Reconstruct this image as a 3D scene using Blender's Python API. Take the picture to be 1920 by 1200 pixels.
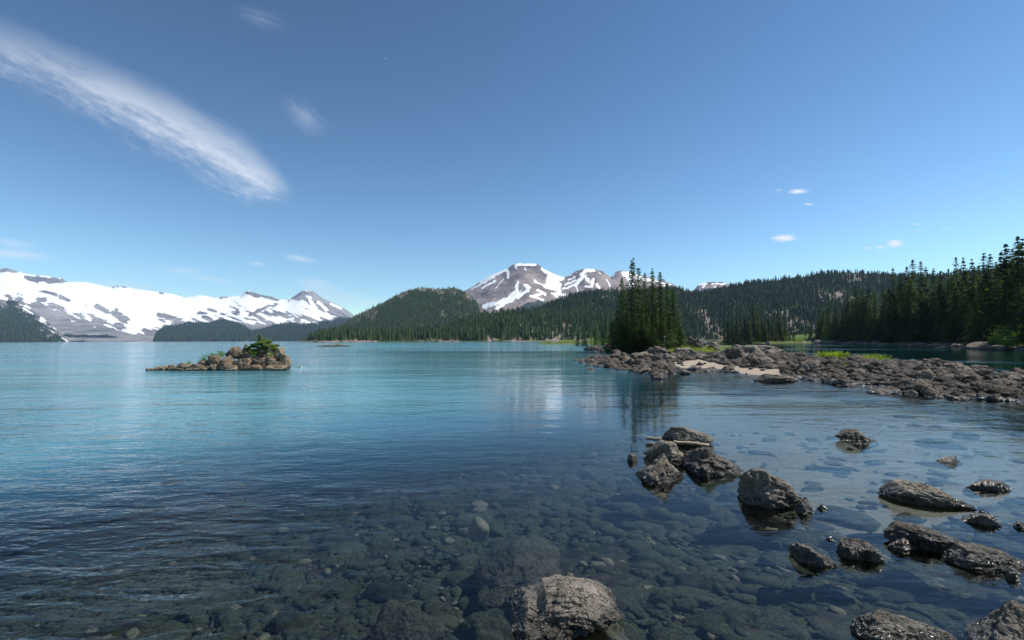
import bpy, bmesh, math, random
import numpy as np
from mathutils import Vector, Matrix, Euler
R = math.radians
scn = bpy.context.scene
for o in list(bpy.data.objects): bpy.data.objects.remove(o)

# ------------------------------------------------------------------ camera, sky, sun, exposure
CAM_H = 1.8
FPX = 960.0
PITCH, ROLL = R(2.24), R(0.2)
cam_rot = Euler((R(90) + PITCH, 0, 0)).to_matrix() @ Euler((0, 0, -ROLL)).to_matrix()
cd = bpy.data.cameras.new('camera'); cam = bpy.data.objects.new('camera', cd)
scn.collection.objects.link(cam); scn.camera = cam
cd.sensor_width = 36; cd.lens = 18; cd.clip_start = 0.05; cd.clip_end = 80000
cam.matrix_world = Matrix.Translation((0, 0, CAM_H)) @ cam_rot.to_4x4()

SUN_AZ, SUN_EL = R(84), R(50)          # azimuth measured from +Y towards +X
sl = bpy.data.lights.new('sun', 'SUN'); sl.energy = 5.0; sl.angle = R(0.53); sl.color = (1.0, 0.95, 0.87)
so = bpy.data.objects.new('sun', sl); scn.collection.objects.link(so)
sd = Vector((math.sin(SUN_AZ) * math.cos(SUN_EL), math.cos(SUN_AZ) * math.cos(SUN_EL), math.sin(SUN_EL)))
so.rotation_euler = sd.to_track_quat('Z', 'Y').to_euler(); so.location = (20, 10, 60)

class NT:
    """small helper for node trees"""
    def __init__(s, tree): s.t = tree; s.n = tree.nodes; s.l = tree.links
    def add(s, typ, **kw):
        n = s.n.new(typ)
        for k, v in kw.items(): setattr(n, k, v)
        return n
    def set(s, sock, v):
        if isinstance(v, bpy.types.NodeSocket): s.l.new(v, sock)
        else: sock.default_value = v
    def m(s, op, a, b=0.0, c=None, clamp=False):
        n = s.n.new('ShaderNodeMath'); n.operation = op; n.use_clamp = clamp
        s.set(n.inputs[0], a); s.set(n.inputs[1], b)
        if c is not None: s.set(n.inputs[2], c)
        return n.outputs[0]
    def vm(s, op, a, b=(0, 0, 0)):
        n = s.n.new('ShaderNodeVectorMath'); n.operation = op
        s.set(n.inputs[0], a); s.set(n.inputs[1], b)
        return n.outputs[0]
    def ramp(s, v, a, b, c=0.0, d=1.0, smooth=True):
        n = s.n.new('ShaderNodeMapRange'); n.interpolation_type = 'SMOOTHSTEP' if smooth else 'LINEAR'
        s.set(n.inputs[0], v); s.set(n.inputs[1], a); s.set(n.inputs[2], b); s.set(n.inputs[3], c); s.set(n.inputs[4], d)
        return n.outputs[0]
    def mix(s, f, a, b, blend='MIX'):
        n = s.n.new('ShaderNodeMix'); n.data_type = 'RGBA'; n.blend_type = blend
        s.set(n.inputs[0], f); s.set(n.inputs[6], a); s.set(n.inputs[7], b)
        return n.outputs[2]
    def noise(s, vec, scale=5.0, detail=4.0, rough=0.5, dist=0.0):
        n = s.n.new('ShaderNodeTexNoise'); s.set(n.inputs['Vector'], vec)
        n.inputs['Scale'].default_value = scale; n.inputs['Detail'].default_value = detail
        n.inputs['Roughness'].default_value = rough; n.inputs['Distortion'].default_value = dist
        return n.outputs[0]
    def mapping(s, vec, loc=(0, 0, 0), rot=(0, 0, 0), scale=(1, 1, 1), typ='POINT'):
        n = s.n.new('ShaderNodeMapping'); n.vector_type = typ; s.set(n.inputs[0], vec)
        n.inputs[1].default_value = loc; n.inputs[2].default_value = rot; n.inputs[3].default_value = scale
        return n.outputs[0]

def px_uv(x, y): return (x - 960) / 960.0, (637.5 - (x - 960) * 0.0035 - y) / 960.0
world = bpy.data.worlds.new('World'); scn.world = world; world.use_nodes = True
w = NT(world.node_tree); w.n.clear()
wo = w.add('ShaderNodeOutputWorld'); bg = w.add('ShaderNodeBackground'); w.l.new(bg.outputs[0], wo.inputs[0])
sky = w.add('ShaderNodeTexSky', sky_type='NISHITA'); sky.sun_disc = False
sky.sun_elevation = SUN_EL; sky.sun_rotation = SUN_AZ
sky.altitude = 1500; sky.air_density = 1.0; sky.dust_density = 0.0; sky.ozone_density = 2.2
bg.inputs[1].default_value = 0.105
tc = w.add('ShaderNodeTexCoord'); sp = w.add('ShaderNodeSeparateXYZ'); w.l.new(tc.outputs['Generated'], sp.inputs[0])
yy = w.m('MAXIMUM', sp.outputs[1], 0.02)
cb = w.add('ShaderNodeCombineXYZ'); w.set(cb.inputs[0], w.m('DIVIDE', sp.outputs[0], yy)); w.set(cb.inputs[1], w.m('DIVIDE', sp.outputs[2], yy))
uv = cb.outputs[0]
fwd = w.ramp(sp.outputs[1], 0.1, 0.3)
def blob(x, y, rx, ry, ang, strength, inner, streak, nscale, namp):
    u, v = px_uv(x, y)
    q = w.mapping(uv, (u, v, 0), (0, 0, R(ang)), (rx / 960, ry / 960, 1), 'TEXTURE')
    ln = w.add('ShaderNodeVectorMath', operation='LENGTH'); w.l.new(q, ln.inputs[0])
    nz = w.noise(w.mapping(q, (x * .13, y * .17, 0), (0, 0, 0), (1, streak, 1)), nscale, 6, 0.62)
    d = w.m('ADD', ln.outputs['Value'], w.m('MULTIPLY', w.m('SUBTRACT', nz, 0.5), namp))
    return w.m('MULTIPLY', w.ramp(d, 1.0, inner), strength)
masks = []
# the long cirrus band: built from its own axis so that it tapers to the tip
u0, v0 = px_uv(0, 95); u1, v1 = px_uv(540, 378)
ang = math.atan2(v1 - v0, u1 - u0); L = math.hypot(v1 - v0, u1 - u0)
q = w.mapping(uv, (u1, v1, 0), (0, 0, ang), (L, L, 1), 'TEXTURE')
sq = w.add('ShaderNodeSeparateXYZ'); w.l.new(q, sq.inputs[0])
a_, b_ = sq.outputs[0], sq.outputs[1]       # a: -1 at the left edge, 0 at the tip
n1 = w.noise(w.mapping(q, scale=(3.0, 16, 1)), 1.6, 8, 0.65)
n2 = w.noise(w.mapping(q, rot=(0, 0, .5), scale=(20, 55, 1)), 1.5, 4, 0.6)
n3 = w.noise(w.mapping(q, scale=(1.4, 2.5, 1)), 1.3, 3, 0.5)
bend = w.m('MULTIPLY', w.m('MULTIPLY', w.m('ADD', a_, 0.5), w.m('ADD', a_, 0.5)), -0.10)
bb = w.m('SUBTRACT', b_, w.m('ADD', bend, 0.052))
top_w = w.ramp(a_, 0.03, -0.26, 0.012, 0.088)
bot_w = w.ramp(a_, 0.03, -0.16, 0.035, 0.135)
bn = w.m('ADD', bb, w.m('MULTIPLY', w.m('SUBTRACT', n1, 0.5), 0.09))
up = w.ramp(bn, w.m('ADD', top_w, 0.015), w.m('MULTIPLY', top_w, -0.25))
bn2 = w.m('ADD', bb, w.m('ADD', w.m('MULTIPLY', w.m('SUBTRACT', n2, 0.5), 0.10), w.m('MULTIPLY', w.m('SUBTRACT', n1, 0.5), 0.12)))
dn = w.ramp(bn2, w.m('MULTIPLY', bot_w, -1.0), w.m('MULTIPLY', bot_w, 0.1))
tip = w.ramp(w.m('ADD', a_, w.m('MULTIPLY', w.m('SUBTRACT', n1, 0.5), 0.07)), 0.015, -0.10)
body = w.m('MULTIPLY', w.m('MULTIPLY', up, dn), tip)
dens = w.m('MULTIPLY', w.ramp(a_, -1.3, -0.3, 0.28, 0.68), w.ramp(w.m('ADD', w.m('MULTIPLY', n1, .6), w.m('MULTIPLY', n3, .4)), 0.36, 0.60, 0.35, 1.0))
masks.append(w.m('MULTIPLY', body, dens))
for a in [(15, 475, 110, 13, -5, .50, 0, 3, 1.6, 1.0), (20, 455, 60, 12, -8, .30, 0, 3, 1.6, 1.0),
          (565, 212, 70, 34, -38, .26, -.7, 2, 1.5, 1.7), (478, 20, 75, 26, -18, .16, -.7, 2, 1.5, 1.7),
          (560, 484, 46, 9, -10, .40, 0, 3, 1.6, 1.0), (480, 494, 24, 6, -4, .30, 0, 3, 1.5, 1.0),
          (340, 507, 48, 8, -4, .34, 0, 3, 1.5, 1.0), (395, 523, 60, 6, -8, .32, 0, 3, 1.5, 1.0),
          (590, 532, 50, 16, -8, .36, 0, 3, 1.6, 1.0), (620, 556, 90, 26, -6, .30, 0, 3, 1.6, 1.0),
          (230, 533, 100, 10, -5, .26, 0, 3, 1.6, 1.0), (690, 565, 34, 8, -5, .30, 0, 3, 1.6, 1.0),
          (1476, 445, 30, 10, 3, 1.6, -.3, 1.5, 1.3, 1.0), (1684, 455, 24, 10, 3, 1.6, -.3, 1.5, 1.3, 1.0),
          (1656, 463, 14, 5, 0, .9, -.3, 1.5, 1.6, 1.2), (1633, 464, 10, 4, 0, .6, -.3, 1.5, 1.5, 1.0),
          (1503, 356, 28, 7, 3, 1.2, -.3, 1.5, 1.8, 1.4), (1466, 354, 8, 3, 0, .5, -.3, 1.5, 1.5, 1.0),
          (1522, 381, 13, 4, -2, .8, -.3, 1.5, 1.5, 1.0), (1725, 419, 13, 4, 0, .5, -.3, 1.5, 1.5, 1.0),
          (1730, 431, 12, 4, -10, .4, -.3, 1.5, 1.5, 1.0), (1778, 427, 14, 4, 5, .35, -.3, 1.5, 1.5, 1.0)]:
    masks.append(blob(*a))
mk = masks[0]
for k in masks[1:]: mk = w.m('SUBTRACT', w.m('ADD', mk, k), w.m('MULTIPLY', mk, k))
mk = w.m('MULTIPLY', w.m('MINIMUM', mk, 1.0), fwd)
pre = w.mix(1.0, sky.outputs[0], (.145, .145, .145, 1), 'MULTIPLY')
gm = w.add('ShaderNodeGamma'); gm.inputs[1].default_value = 1.50; w.l.new(pre, gm.inputs[0])
skc = w.mix(1.0, gm.outputs[0], (10.6, 10.7, 8.7, 1), 'MULTIPLY')
w.l.new(w.mix(mk, skc, (7.4, 7.7, 8.1, 1)), bg.inputs[0])
vs = scn.view_settings
vs.view_transform = 'Standard'; vs.look = 'None'; vs.exposure = 0.35; vs.gamma = 1; vs.use_curve_mapping = False
cy = scn.cycles
cy.max_bounces = 8; cy.transparent_max_bounces = 12; cy.volume_bounces = 0; cy.use_denoising = True
cy.caustics_reflective = False; cy.caustics_refractive = False
cy.sample_clamp_direct = 0; cy.sample_clamp_indirect = 6

# ------------------------------------------------------------------ geometry helpers
CR = np.array(cam_rot)
def ray(x, y):
    x = np.asarray(x, float); y = np.asarray(y, float)
    v = np.stack(np.broadcast_arrays((x - 960) / FPX, (600 - y) / FPX, -np.ones_like(x)), -1)
    return v @ CR.T
def at(x, y, Y):
    """point on the sight line of photo pixel x, y at distance Y along +Y"""
    d = ray(x, y); t = np.asarray(Y, float) / d[..., 1]
    return d * t[..., None] + np.array([0, 0, CAM_H])
def gp(x, y, z=0.0):
    d = ray(x, y); t = (z - CAM_H) / d[..., 2]
    return d * t[..., None] + np.array([0, 0, CAM_H])
def proj(P):
    q = (np.asarray(P, float) - np.array([0, 0, CAM_H])) @ CR
    zz = np.maximum(-q[..., 2], 1e-3)
    return 960 + FPX * q[..., 0] / zz, 600 - FPX * q[..., 1] / zz
def horizon(x): return 637.5 - (np.asarray(x, float) - 960) * 0.0035

def _hash(ix, iy, iz, seed):
    h = (ix * 374761393 + iy * 668265263 + iz * 2147483647 + seed * 974634777) & 0xffffffff
    h = ((h ^ (h >> 13)) * 1274126177) & 0xffffffff
    h = ((h ^ (h >> 16)) * 2246822519) & 0xffffffff
    return ((h ^ (h >> 15)) & 0xffffff) / float(0xffffff) * 2 - 1
def vnoise(p, seed=0):
    p = np.asarray(p, float)
    i = np.floor(p).astype(np.int64); f = p - i; f = f * f * f * (f * (f * 6 - 15) + 10)
    x, y, z = i[..., 0], i[..., 1], i[..., 2]; r = 0
    for dx in (0, 1):
        wx = f[..., 0] if dx else 1 - f[..., 0]
        for dy in (0, 1):
            wy = f[..., 1] if dy else 1 - f[..., 1]
            for dz in (0, 1):
                wz = f[..., 2] if dz else 1 - f[..., 2]
                r = r + wx * wy * wz * _hash(x + dx, y + dy, z + dz, seed)
    return r
def fbm(p, octv=4, seed=0, gain=0.5):
    p = np.asarray(p, float); s = 0; a = 1; t = 0
    for k in range(octv):
        s = s + a * vnoise(p * 2 ** k + 13.7 * k, seed + k); t += a; a *= gain
    return s / t
def ridged(p, octv=4, seed=0, gain=0.5):
    p = np.asarray(p, float); s = 0; a = 1; t = 0
    for k in range(octv):
        s = s + a * (1 - 2 * np.abs(vnoise(p * 2 ** k + 7.1 * k, seed + k))); t += a; a *= gain
    return s / t
def v3(x, y, z=0.0): return np.stack(np.broadcast_arrays(np.asarray(x, float), np.asarray(y, float), np.asarray(z, float)), -1)
def sstep(a, b, x): t = np.clip((x - a) / (b - a), 0, 1); return t * t * (3 - 2 * t)

def np_mesh(name, V, F, smooth=True, cols=None):
    V = np.ascontiguousarray(V, dtype=np.float32); F = np.ascontiguousarray(F, dtype=np.int32); k = F.shape[1]
    me = bpy.data.meshes.new(name)
    me.vertices.add(len(V)); me.vertices.foreach_set('co', V.ravel())
    me.loops.add(F.size); me.loops.foreach_set('vertex_index', F.ravel())
    me.polygons.add(len(F)); me.polygons.foreach_set('loop_start', np.arange(0, F.size, k, dtype=np.int32))
    me.polygons.foreach_set('use_smooth', np.full(len(F), smooth))
    for cn, ca in (cols or {}).items():
        at_ = me.color_attributes.new(cn, 'FLOAT_COLOR', 'POINT')
        c4 = np.ones((len(V), 4), np.float32); c4[:, :ca.shape[1]] = ca
        at_.data.foreach_set('color', c4.ravel())
    me.update(calc_edges=True); me.validate()
    return me
def grid_faces(nr, nc):
    a = np.arange(nr * nc).reshape(nr, nc)
    return np.stack([a[:-1, :-1], a[:-1, 1:], a[1:, 1:], a[1:, :-1]], -1).reshape(-1, 4)
def obj(name, me, mat=None, parent=None, loc=None, rot=None, scale=None):
    o = bpy.data.objects.new(name, me); scn.collection.objects.link(o)
    if mat and not me.materials: me.materials.append(mat)
    if parent: o.parent = parent
    if loc is not None: o.location = loc
    if rot is not None: o.rotation_euler = rot
    if scale is not None: o.scale = scale
    return o
def tag(o, label, cat=None, group=None, kind=None):
    o['label'] = label
    if cat: o['category'] = cat
    if group: o['group'] = group
    if kind: o['kind'] = kind
    return o
def empty(name, loc, rz=0, scale=None):
    o = bpy.data.objects.new(name, None); scn.collection.objects.link(o)
    o.location = loc; o.rotation_euler = (0, 0, rz)
    if scale is not None: o.scale = scale
    o.empty_display_size = 0.1
    return o
def copy_tree(o, parent=None):
    c = o.copy(); scn.collection.objects.link(c); c.parent = parent
    for ch in o.children: copy_tree(ch, c)
    return c

# ------------------------------------------------------------------ materials
def mat(name):
    m = bpy.data.materials.new(name); m.use_nodes = True
    t = NT(m.node_tree); t.n.clear()
    out = t.add('ShaderNodeOutputMaterial'); b = t.add('ShaderNodeBsdfPrincipled'); t.l.new(b.outputs[0], out.inputs[0])
    return m, t, b, out
def bump(t, h, strength, dist):
    n = t.add('ShaderNodeBump'); n.inputs['Strength'].default_value = strength; n.inputs['Distance'].default_value = dist
    t.l.new(h, n.inputs['Height']); return n.outputs[0]
def simple(name, col, rough=0.8, var=0.0, scale=4.0):
    m, t, b, out = mat(name)
    pos = t.add('ShaderNodeNewGeometry').outputs['Position']
    n = t.noise(pos, scale, 4)
    t.l.new(t.mix(n, tuple(c * (1 - var) for c in col) + (1,), tuple(min(1, c * (1 + var)) for c in col) + (1,)), b.inputs['Base Color'])
    b.inputs['Roughness'].default_value = rough
    return m
def rock_mat(name, dark, light, scale=3.0, bstr=0.9, bdist=0.03, wet=True, wet_top=0.10, lichen=0.0):
    m, t, b, out = mat(name)
    g = t.add('ShaderNodeNewGeometry'); pos = g.outputs['Position']
    oi = t.add('ShaderNodeObjectInfo').outputs['Random']
    n1 = t.noise(pos, scale, 8, 0.68); n2 = t.noise(pos, scale * 7, 6, 0.7); n3 = t.noise(pos, scale * .5, 3, 0.5)
    n3b = t.noise(pos, scale * .22, 3, .6)
    f = t.m('ADD', t.m('MULTIPLY', n1, .38), t.m('ADD', t.m('MULTIPLY', n2, .30), t.m('ADD', t.m('MULTIPLY', oi, .14), t.m('MULTIPLY', n3b, .18))))
    c = t.mix(t.ramp(f, .34, .66), dark + (1,), light + (1,))
    if lichen: c = t.mix(t.m('MULTIPLY', t.ramp(n3, .52, .68), lichen), c, (.34, .26, .15, 1))
    vo = t.add('ShaderNodeTexVoronoi', feature='DISTANCE_TO_EDGE'); vo.inputs['Scale'].default_value = scale * 1.6
    wob = t.vm('ADD', pos, t.vm('MULTIPLY', t.add('ShaderNodeTexNoise').outputs[1], (.25, .25, .25)))
    t.l.new(wob, vo.inputs['Vector'])
    crack = t.ramp(vo.outputs[0], 0.0, 0.05)
    rough = 0.9
    if wet:
        sz = t.add('ShaderNodeSeparateXYZ'); t.l.new(pos, sz.inputs[0])
        zz = t.m('ADD', sz.outputs[2], t.m('MULTIPLY', t.m('SUBTRACT', n1, .5), .10))
        wt = t.ramp(zz, wet_top, wet_top * .3)
        c = t.mix(wt, c, t.mix(1.0, c, (.34, .33, .31, 1), 'MULTIPLY'))
        alg = t.ramp(zz, 0.0, -.06)
        c = t.mix(t.m('MULTIPLY', alg, .5), c, (.10, .085, .035, 1))
        rough = t.ramp(wt, 0, 1, .9, .22)
        t.set(b.inputs['Specular IOR Level'], t.ramp(wt, 0, 1, .25, .8))
    t.l.new(c, b.inputs['Base Color']); t.set(b.inputs['Roughness'], rough)
    h = t.m('ADD', t.m('MULTIPLY', n1, 1.2), t.m('ADD', t.m('MULTIPLY', n2, .25), t.m('MULTIPLY', crack, .30)))
    t.l.new(bump(t, h, bstr, bdist), b.inputs['Normal'])
    return m
M = {}
M['rock_near'] = rock_mat('volcanic_rock', (.035, .030, .025), (.38, .33, .27), 3.6, 1.0, .13, wet_top=.16)
M['rock_spit'] = rock_mat('spit_rock', (.030, .026, .022), (.34, .285, .235), 2.6, 1.0, .20, wet_top=.12)
M['rock_isle'] = rock_mat('islet_rock', (.085, .058, .042), (.44, .335, .24), 2.6, 1.0, .22, wet_top=.14, lichen=.35)
M['rock_bed'] = rock_mat('sunken_rock', (.008, .009, .006), (.20, .195, .115), 13, 1.0, .06, wet=False)
M['rock_bed_pale'] = rock_mat('sunken_pale_rock', (.17, .13, .09), (.46, .37, .25), 6, .9, .03, wet=False)
M['rock_slab'] = rock_mat('sunken_slab_rock', (.05, .042, .03), (.27, .22, .15), 5, 1.0, .06, wet=False)

def leaf_mat(name, dark, light, scale=1.0, trans=.35):
    m, t, b, out = mat(name)
    pos = t.add('ShaderNodeNewGeometry').outputs['Position']; oi = t.add('ShaderNodeObjectInfo').outputs['Random']
    n = t.noise(pos, scale, 4, .6)
    f = t.m('ADD', t.m('MULTIPLY', t.ramp(n, .32, .68), .65), t.m('MULTIPLY', oi, .35))
    c = t.mix(f, dark + (1,), light + (1,))
    t.l.new(c, b.inputs['Base Color']); b.inputs['Roughness'].default_value = .7; b.inputs['Specular IOR Level'].default_value = .2
    tr = t.add('ShaderNodeBsdfTranslucent'); t.l.new(t.mix(1.0, c, (1.2, 1.3, .5, 1), 'MULTIPLY'), tr.inputs[0])
    mx = t.add('ShaderNodeMixShader'); mx.inputs[0].default_value = trans
    t.l.new(b.outputs[0], mx.inputs[1]); t.l.new(tr.outputs[0], mx.inputs[2]); t.l.new(mx.outputs[0], out.inputs[0])
    return m
M['needles'] = leaf_mat('fir_needles', (.014, .028, .010), (.085, .14, .034), .8, .35)
M['needles_dark'] = leaf_mat('bank_fir_needles', (.010, .020, .009), (.085, .135, .034), .35, .38)
M['needles_young'] = leaf_mat('young_fir_needles', (.09, .15, .03), (.19, .26, .05), .8)
M['needles_bonsai'] = leaf_mat('low_pine_needles', (.08, .13, .03), (.26, .34, .07), 2.5, .45)
M['leaf_green'] = leaf_mat('shrub_leaf', (.07, .15, .03), (.22, .38, .07), 3, .45)
M['leaf_lime'] = leaf_mat('lime_leaf', (.16, .22, .03), (.36, .42, .07), 2)
M['far_tree'] = leaf_mat('far_fir', (.016, .030, .014), (.075, .115, .035), .08, .25)
M['bark'] = simple('bark', (.11, .085, .065), .9, .4, 6)
M['wood_grey'] = simple('driftwood_grey', (.22, .19, .16), .8, .3, 9)
M['wood_tan'] = simple('driftwood_tan', (.50, .36, .24), .7, .25, 9)
M['wood_pale'] = simple('driftwood_pale', (.52, .48, .42), .7, .2, 9)

# ------------------------------------------------------------------ far mountains and hills
def attr(t, name):
    a = t.add('ShaderNodeAttribute', attribute_name=name); s = t.add('ShaderNodeSeparateColor')
    t.l.new(a.outputs['Color'], s.inputs[0]); return s.outputs
def terrain_mat(name, rock_a, rock_b, forest_a, forest_b, green, nscale, bdist, fine):
    """cover.r snow, cover.g forest, cover.b meadow or scree"""
    m, t, b, out = mat(name)
    pos = t.add('ShaderNodeNewGeometry').outputs['Position']
    n1 = t.noise(pos, nscale, 8, .65); n2 = t.noise(t.mapping(pos, scale=(1, 1, 2.2)), nscale * 5, 6, .7); n3 = t.noise(pos, fine, 3, .6)
    c = attr(t, 'cover')
    n4 = t.noise(t.mapping(pos, scale=(1, 1, 1.6)), nscale * 16, 6, .75)
    n2 = t.m('ADD', t.m('MULTIPLY', n2, .5), t.m('MULTIPLY', n4, .5))
    rk = t.mix(t.ramp(t.m('ADD', t.m('MULTIPLY', n1, .5), t.m('MULTIPLY', n2, .5)), .38, .62), rock_a + (1,), rock_b + (1,))
    rk = t.mix(t.ramp(t.m('ADD', c[2], t.m('MULTIPLY', t.m('SUBTRACT', n2, .5), .9)), .35, .65), rk, green + (1,))
    fo = t.mix(t.ramp(n3, .35, .65), forest_a + (1,), forest_b + (1,))
    ff = t.ramp(t.m('ADD', c[1], t.m('MULTIPLY', t.m('SUBTRACT', n2, .5), 2.0)), .44, .56)
    col = t.mix(ff, rk, fo)
    sf = t.ramp(t.m('ADD', c[0], t.m('ADD', t.m('MULTIPLY', t.m('SUBTRACT', n2, .5), 1.3), t.m('MULTIPLY', t.m('SUBTRACT', n1, .5), .5))), .47, .53)
    sf = t.m('MULTIPLY', sf, t.m('SUBTRACT', 1.0, t.m('MULTIPLY', ff, .8)))
    col = t.mix(sf, col, (.86, .88, .90, 1))
    t.l.new(col, b.inputs['Base Color']); b.inputs['Roughness'].default_value = .9; b.inputs['Specular IOR Level'].default_value = .1
    h = t.m('MULTIPLY', t.m('ADD', t.m('MULTIPLY', n1, .6), t.m('MULTIPLY', n2, .35)), t.m('SUBTRACT', 1.0, t.m('MULTIPLY', sf, .6)))
    hf = t.m('MULTIPLY', t.m('MULTIPLY', n3, ff), .6)
    t.l.new(bump(t, t.m('ADD', h, hf), .9, bdist), b.inputs['Normal'])
    return m

def poly_interp(pts, x): return np.interp(x, [p[0] for p in pts], [p[1] for p in pts])
class Range: pass
def Yr_big(yr): return float(np.mean(yr)) > 2000
def terrain_range(name, ridge, Ys, Yr, x0, x1, dx, nrow, amp, nsc, seed, mt, cover, label, p=1.15, jag=1.0, back=.35, foot=-2.0):
    xs = np.arange(x0, x1, dx); nb = 10
    t = np.concatenate([np.linspace(0, 1, nrow), 1 + np.linspace(0, 1, nb + 1)[1:] * back])
    ys, yr = Ys(xs), Yr(xs)
    ry = poly_interp(ridge, xs) + jag * (1.6 * fbm(v3(xs / 14.0, seed * 3.3), 4, seed))
    top = at(xs, ry, yr); slope = top[:, 0] / yr
    T = t[:, None]; Y = ys + (yr - ys) * T; X = slope * Y
    zr = top[:, 2]
    ker = np.hanning(int(90 / dx) | 1); ker /= ker.sum(); kp = len(ker) // 2
    zs = np.convolve(np.pad(zr, kp, mode='edge'), ker, 'valid')
    sh = np.where(T <= 1, T ** p, 1 - (T - 1) * 1.6)
    w_ = sstep(.82, 1.0, T); zb = np.where(T < 1, zs * (1 - w_) + zr * w_, zr)
    Z = foot + (zb - foot) * sh
    nz = ridged(v3(X / nsc, Y / nsc, .0), 6, seed, .55)
    env = np.clip(4 * T * (1 - T), 0, 1) + (T > 1) * .3
    Z = Z + amp * (zr - foot) * nz * env
    # never let the slope in front stand higher in the view than the ridge line
    lim = CAM_H + (zr - CAM_H) / yr * Y * (.985 * np.ones_like(T))
    over = Z - lim; Z = np.where((T < .985) & (over > -8), lim - 8 + 8 * np.tanh((over + 8) / 60) * .9, Z) if Yr_big(yr) else np.where(T < .985, np.minimum(Z, lim), Z)
    P = np.stack([X, Y, Z], -1)
    V = P.reshape(-1, 3); nr, nc = Y.shape
    px, py = proj(V)
    cov = cover(px, py, V, np.repeat(t, nc)) if cover else np.zeros((len(V), 3))
    me = np_mesh(name, V, grid_faces(nr, nc)[:, ::-1], True, {'cover': cov})
    o = obj(name, me, mt); tag(o, label, kind='structure')
    r = Range(); r.P = P[:nrow]; r.cov = cov.reshape(nr, nc, 3)[:nrow]; r.o = o
    return r
def const(v): return lambda x: np.full(np.shape(x), float(v))

def strokes(px, py, segs, warp=2.0, seed=5):
    """coverage of hand-placed snow patches: each is x0, y0, x1, y1, half width"""
    wx = px + warp * fbm(v3(px / 7, py / 5), 3, seed); wy = py + warp * .8 * fbm(v3(px / 7, py / 5, 9), 3, seed)
    best = np.full(px.shape, -9.0)
    for x0_, y0_, x1_, y1_, hw in segs:
        dx, dy = x1_ - x0_, y1_ - y0_; L2 = max(dx * dx + dy * dy, 1e-6)
        u = np.clip(((wx - x0_) * dx + (wy - y0_) * dy) / L2, 0, 1)
        d = np.hypot(wx - x0_ - u * dx, wy - y0_ - u * dy)
        best = np.maximum(best, 1 - d / hw)
    return best

# --- left massif: snowfield above grey rock, forest on its right foot
LM = [(-400, 520), (-200, 498), (-60, 508), (0, 504), (12, 502), (30, 508), (45, 513), (60, 515), (90, 518), (118, 522), (125, 528), (160, 529), (200, 537), (212, 538), (222, 536), (232, 537), (250, 541),
      (300, 548), (330, 553), (345, 558), (372, 554), (385, 555), (400, 559), (420, 556), (430, 557), (450, 554), (458, 549), (466, 544.5), (476, 548), (490, 552), (510, 556), (520, 561), (535, 562), (545, 560),
      (555, 553), (566, 546), (578, 543), (588, 547), (600, 556), (612, 563), (630, 570), (645, 578), (660, 589), (700, 612), (760, 630), (900, 636)]
def cov_lm(px, py, V, t):
    nz = fbm(v3(px / 30, py / 12), 5, 3); ns = fbm(v3((px + py * 1.2) / 26, (py - px * .45) / 5), 5, 8)
    sb = poly_interp([(-400, 560), (-60, 556), (0, 551), (60, 560), (130, 577), (190, 597), (235, 612), (290, 612), (330, 604), (400, 597), (450, 588), (500, 586), (560, 590), (640, 592), (700, 600)], px)
    wd = poly_interp([(0, 9), (100, 16), (220, 16), (300, 9), (400, 15), (470, 26), (560, 30), (700, 26)], px)
    k = poly_interp([(0, .6), (100, .9), (250, .75), (330, .6), (450, 1.1), (560, 1.5), (700, 1.6)], px)
    s = .5 + .45 * (sb - py) / wd + .12 + k * (1.05 * ns + .45 * nz)
    # tongue of the glacier
    s = np.maximum(s, strokes(px, py, [(236, 580, 252, 612, 22), (262, 590, 300, 604, 12), (285, 560, 300, 590, 30)], 5) * 1.4 + .1)
    # bare rock heads on the skyline and among the snow
    r = strokes(px, py, [(4, 506, 30, 508, 5), (50, 521, 70, 524, 6), (70, 522, 122, 527, 6), (210, 539, 222, 538, 2.5), (228, 538, 235, 539, 2.5), (300, 548, 306, 549, 2), (412, 558, 426, 557, 2.5),
                         (460, 548, 476, 549, 6), (478, 552, 520, 561, 5), (556, 556, 600, 564, 14), (570, 550, 585, 555, 13), (600, 566, 655, 592, 13), (76, 546, 105, 552, 3), (72, 563, 84, 562, 4), (112, 556, 128, 562, 3),
                         (180, 574, 200, 583, 6), (216, 586, 232, 598, 9), (300, 592, 335, 600, 8), (375, 586, 385, 588, 5), (392, 580, 404, 583, 4), (505, 573, 470, 590, 3)], 3, 7)
    s = np.minimum(s, 1.0 - 1.5 * np.clip(r + .15 + .9 * ns + .5 * nz, 0, 1))
    s = np.maximum(s, (strokes(px, py, [(580, 562, 590, 574, 3), (566, 565, 580, 576, 4), (583, 575, 606, 590, 3.5), (596, 566, 612, 580, 3), (575, 556, 583, 558, 2), (548, 566, 566, 572, 5), (620, 570, 640, 578, 2)], 2, 9) > 0) * .9)
    fb = poly_interp([(-400, 600), (-50, 580), (0, 583), (60, 600), (110, 630), (125, 641), (286, 643), (292, 624), (310, 612), (340, 606), (400, 601), (445, 604), (470, 618), (495, 614), (530, 608), (560, 606), (600, 604), (640, 596), (660, 595), (700, 604)], px)
    f = .5 + (py - fb) / 9 + .8 * nz
    s = np.where(f > .5, s - (f - .5) * 1.2, s)
    g = np.clip(.9 - np.abs(py - (630 + .03 * (px - 150))) / 9, 0, 1) * sstep(95, 130, px) * (1 - sstep(205, 240, px)) + .35 * nz
    f = np.maximum(f, .85 * g * (g > .45))
    return np.clip(np.stack([s, f, .2 + .5 * nz], -1), 0, 1)
mt_lm = terrain_mat('massif_surface', (.10, .105, .115), (.36, .355, .35), (.006, .016, .018), (.028, .046, .036), (.26, .25, .24), .0016, 90, .035)
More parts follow.
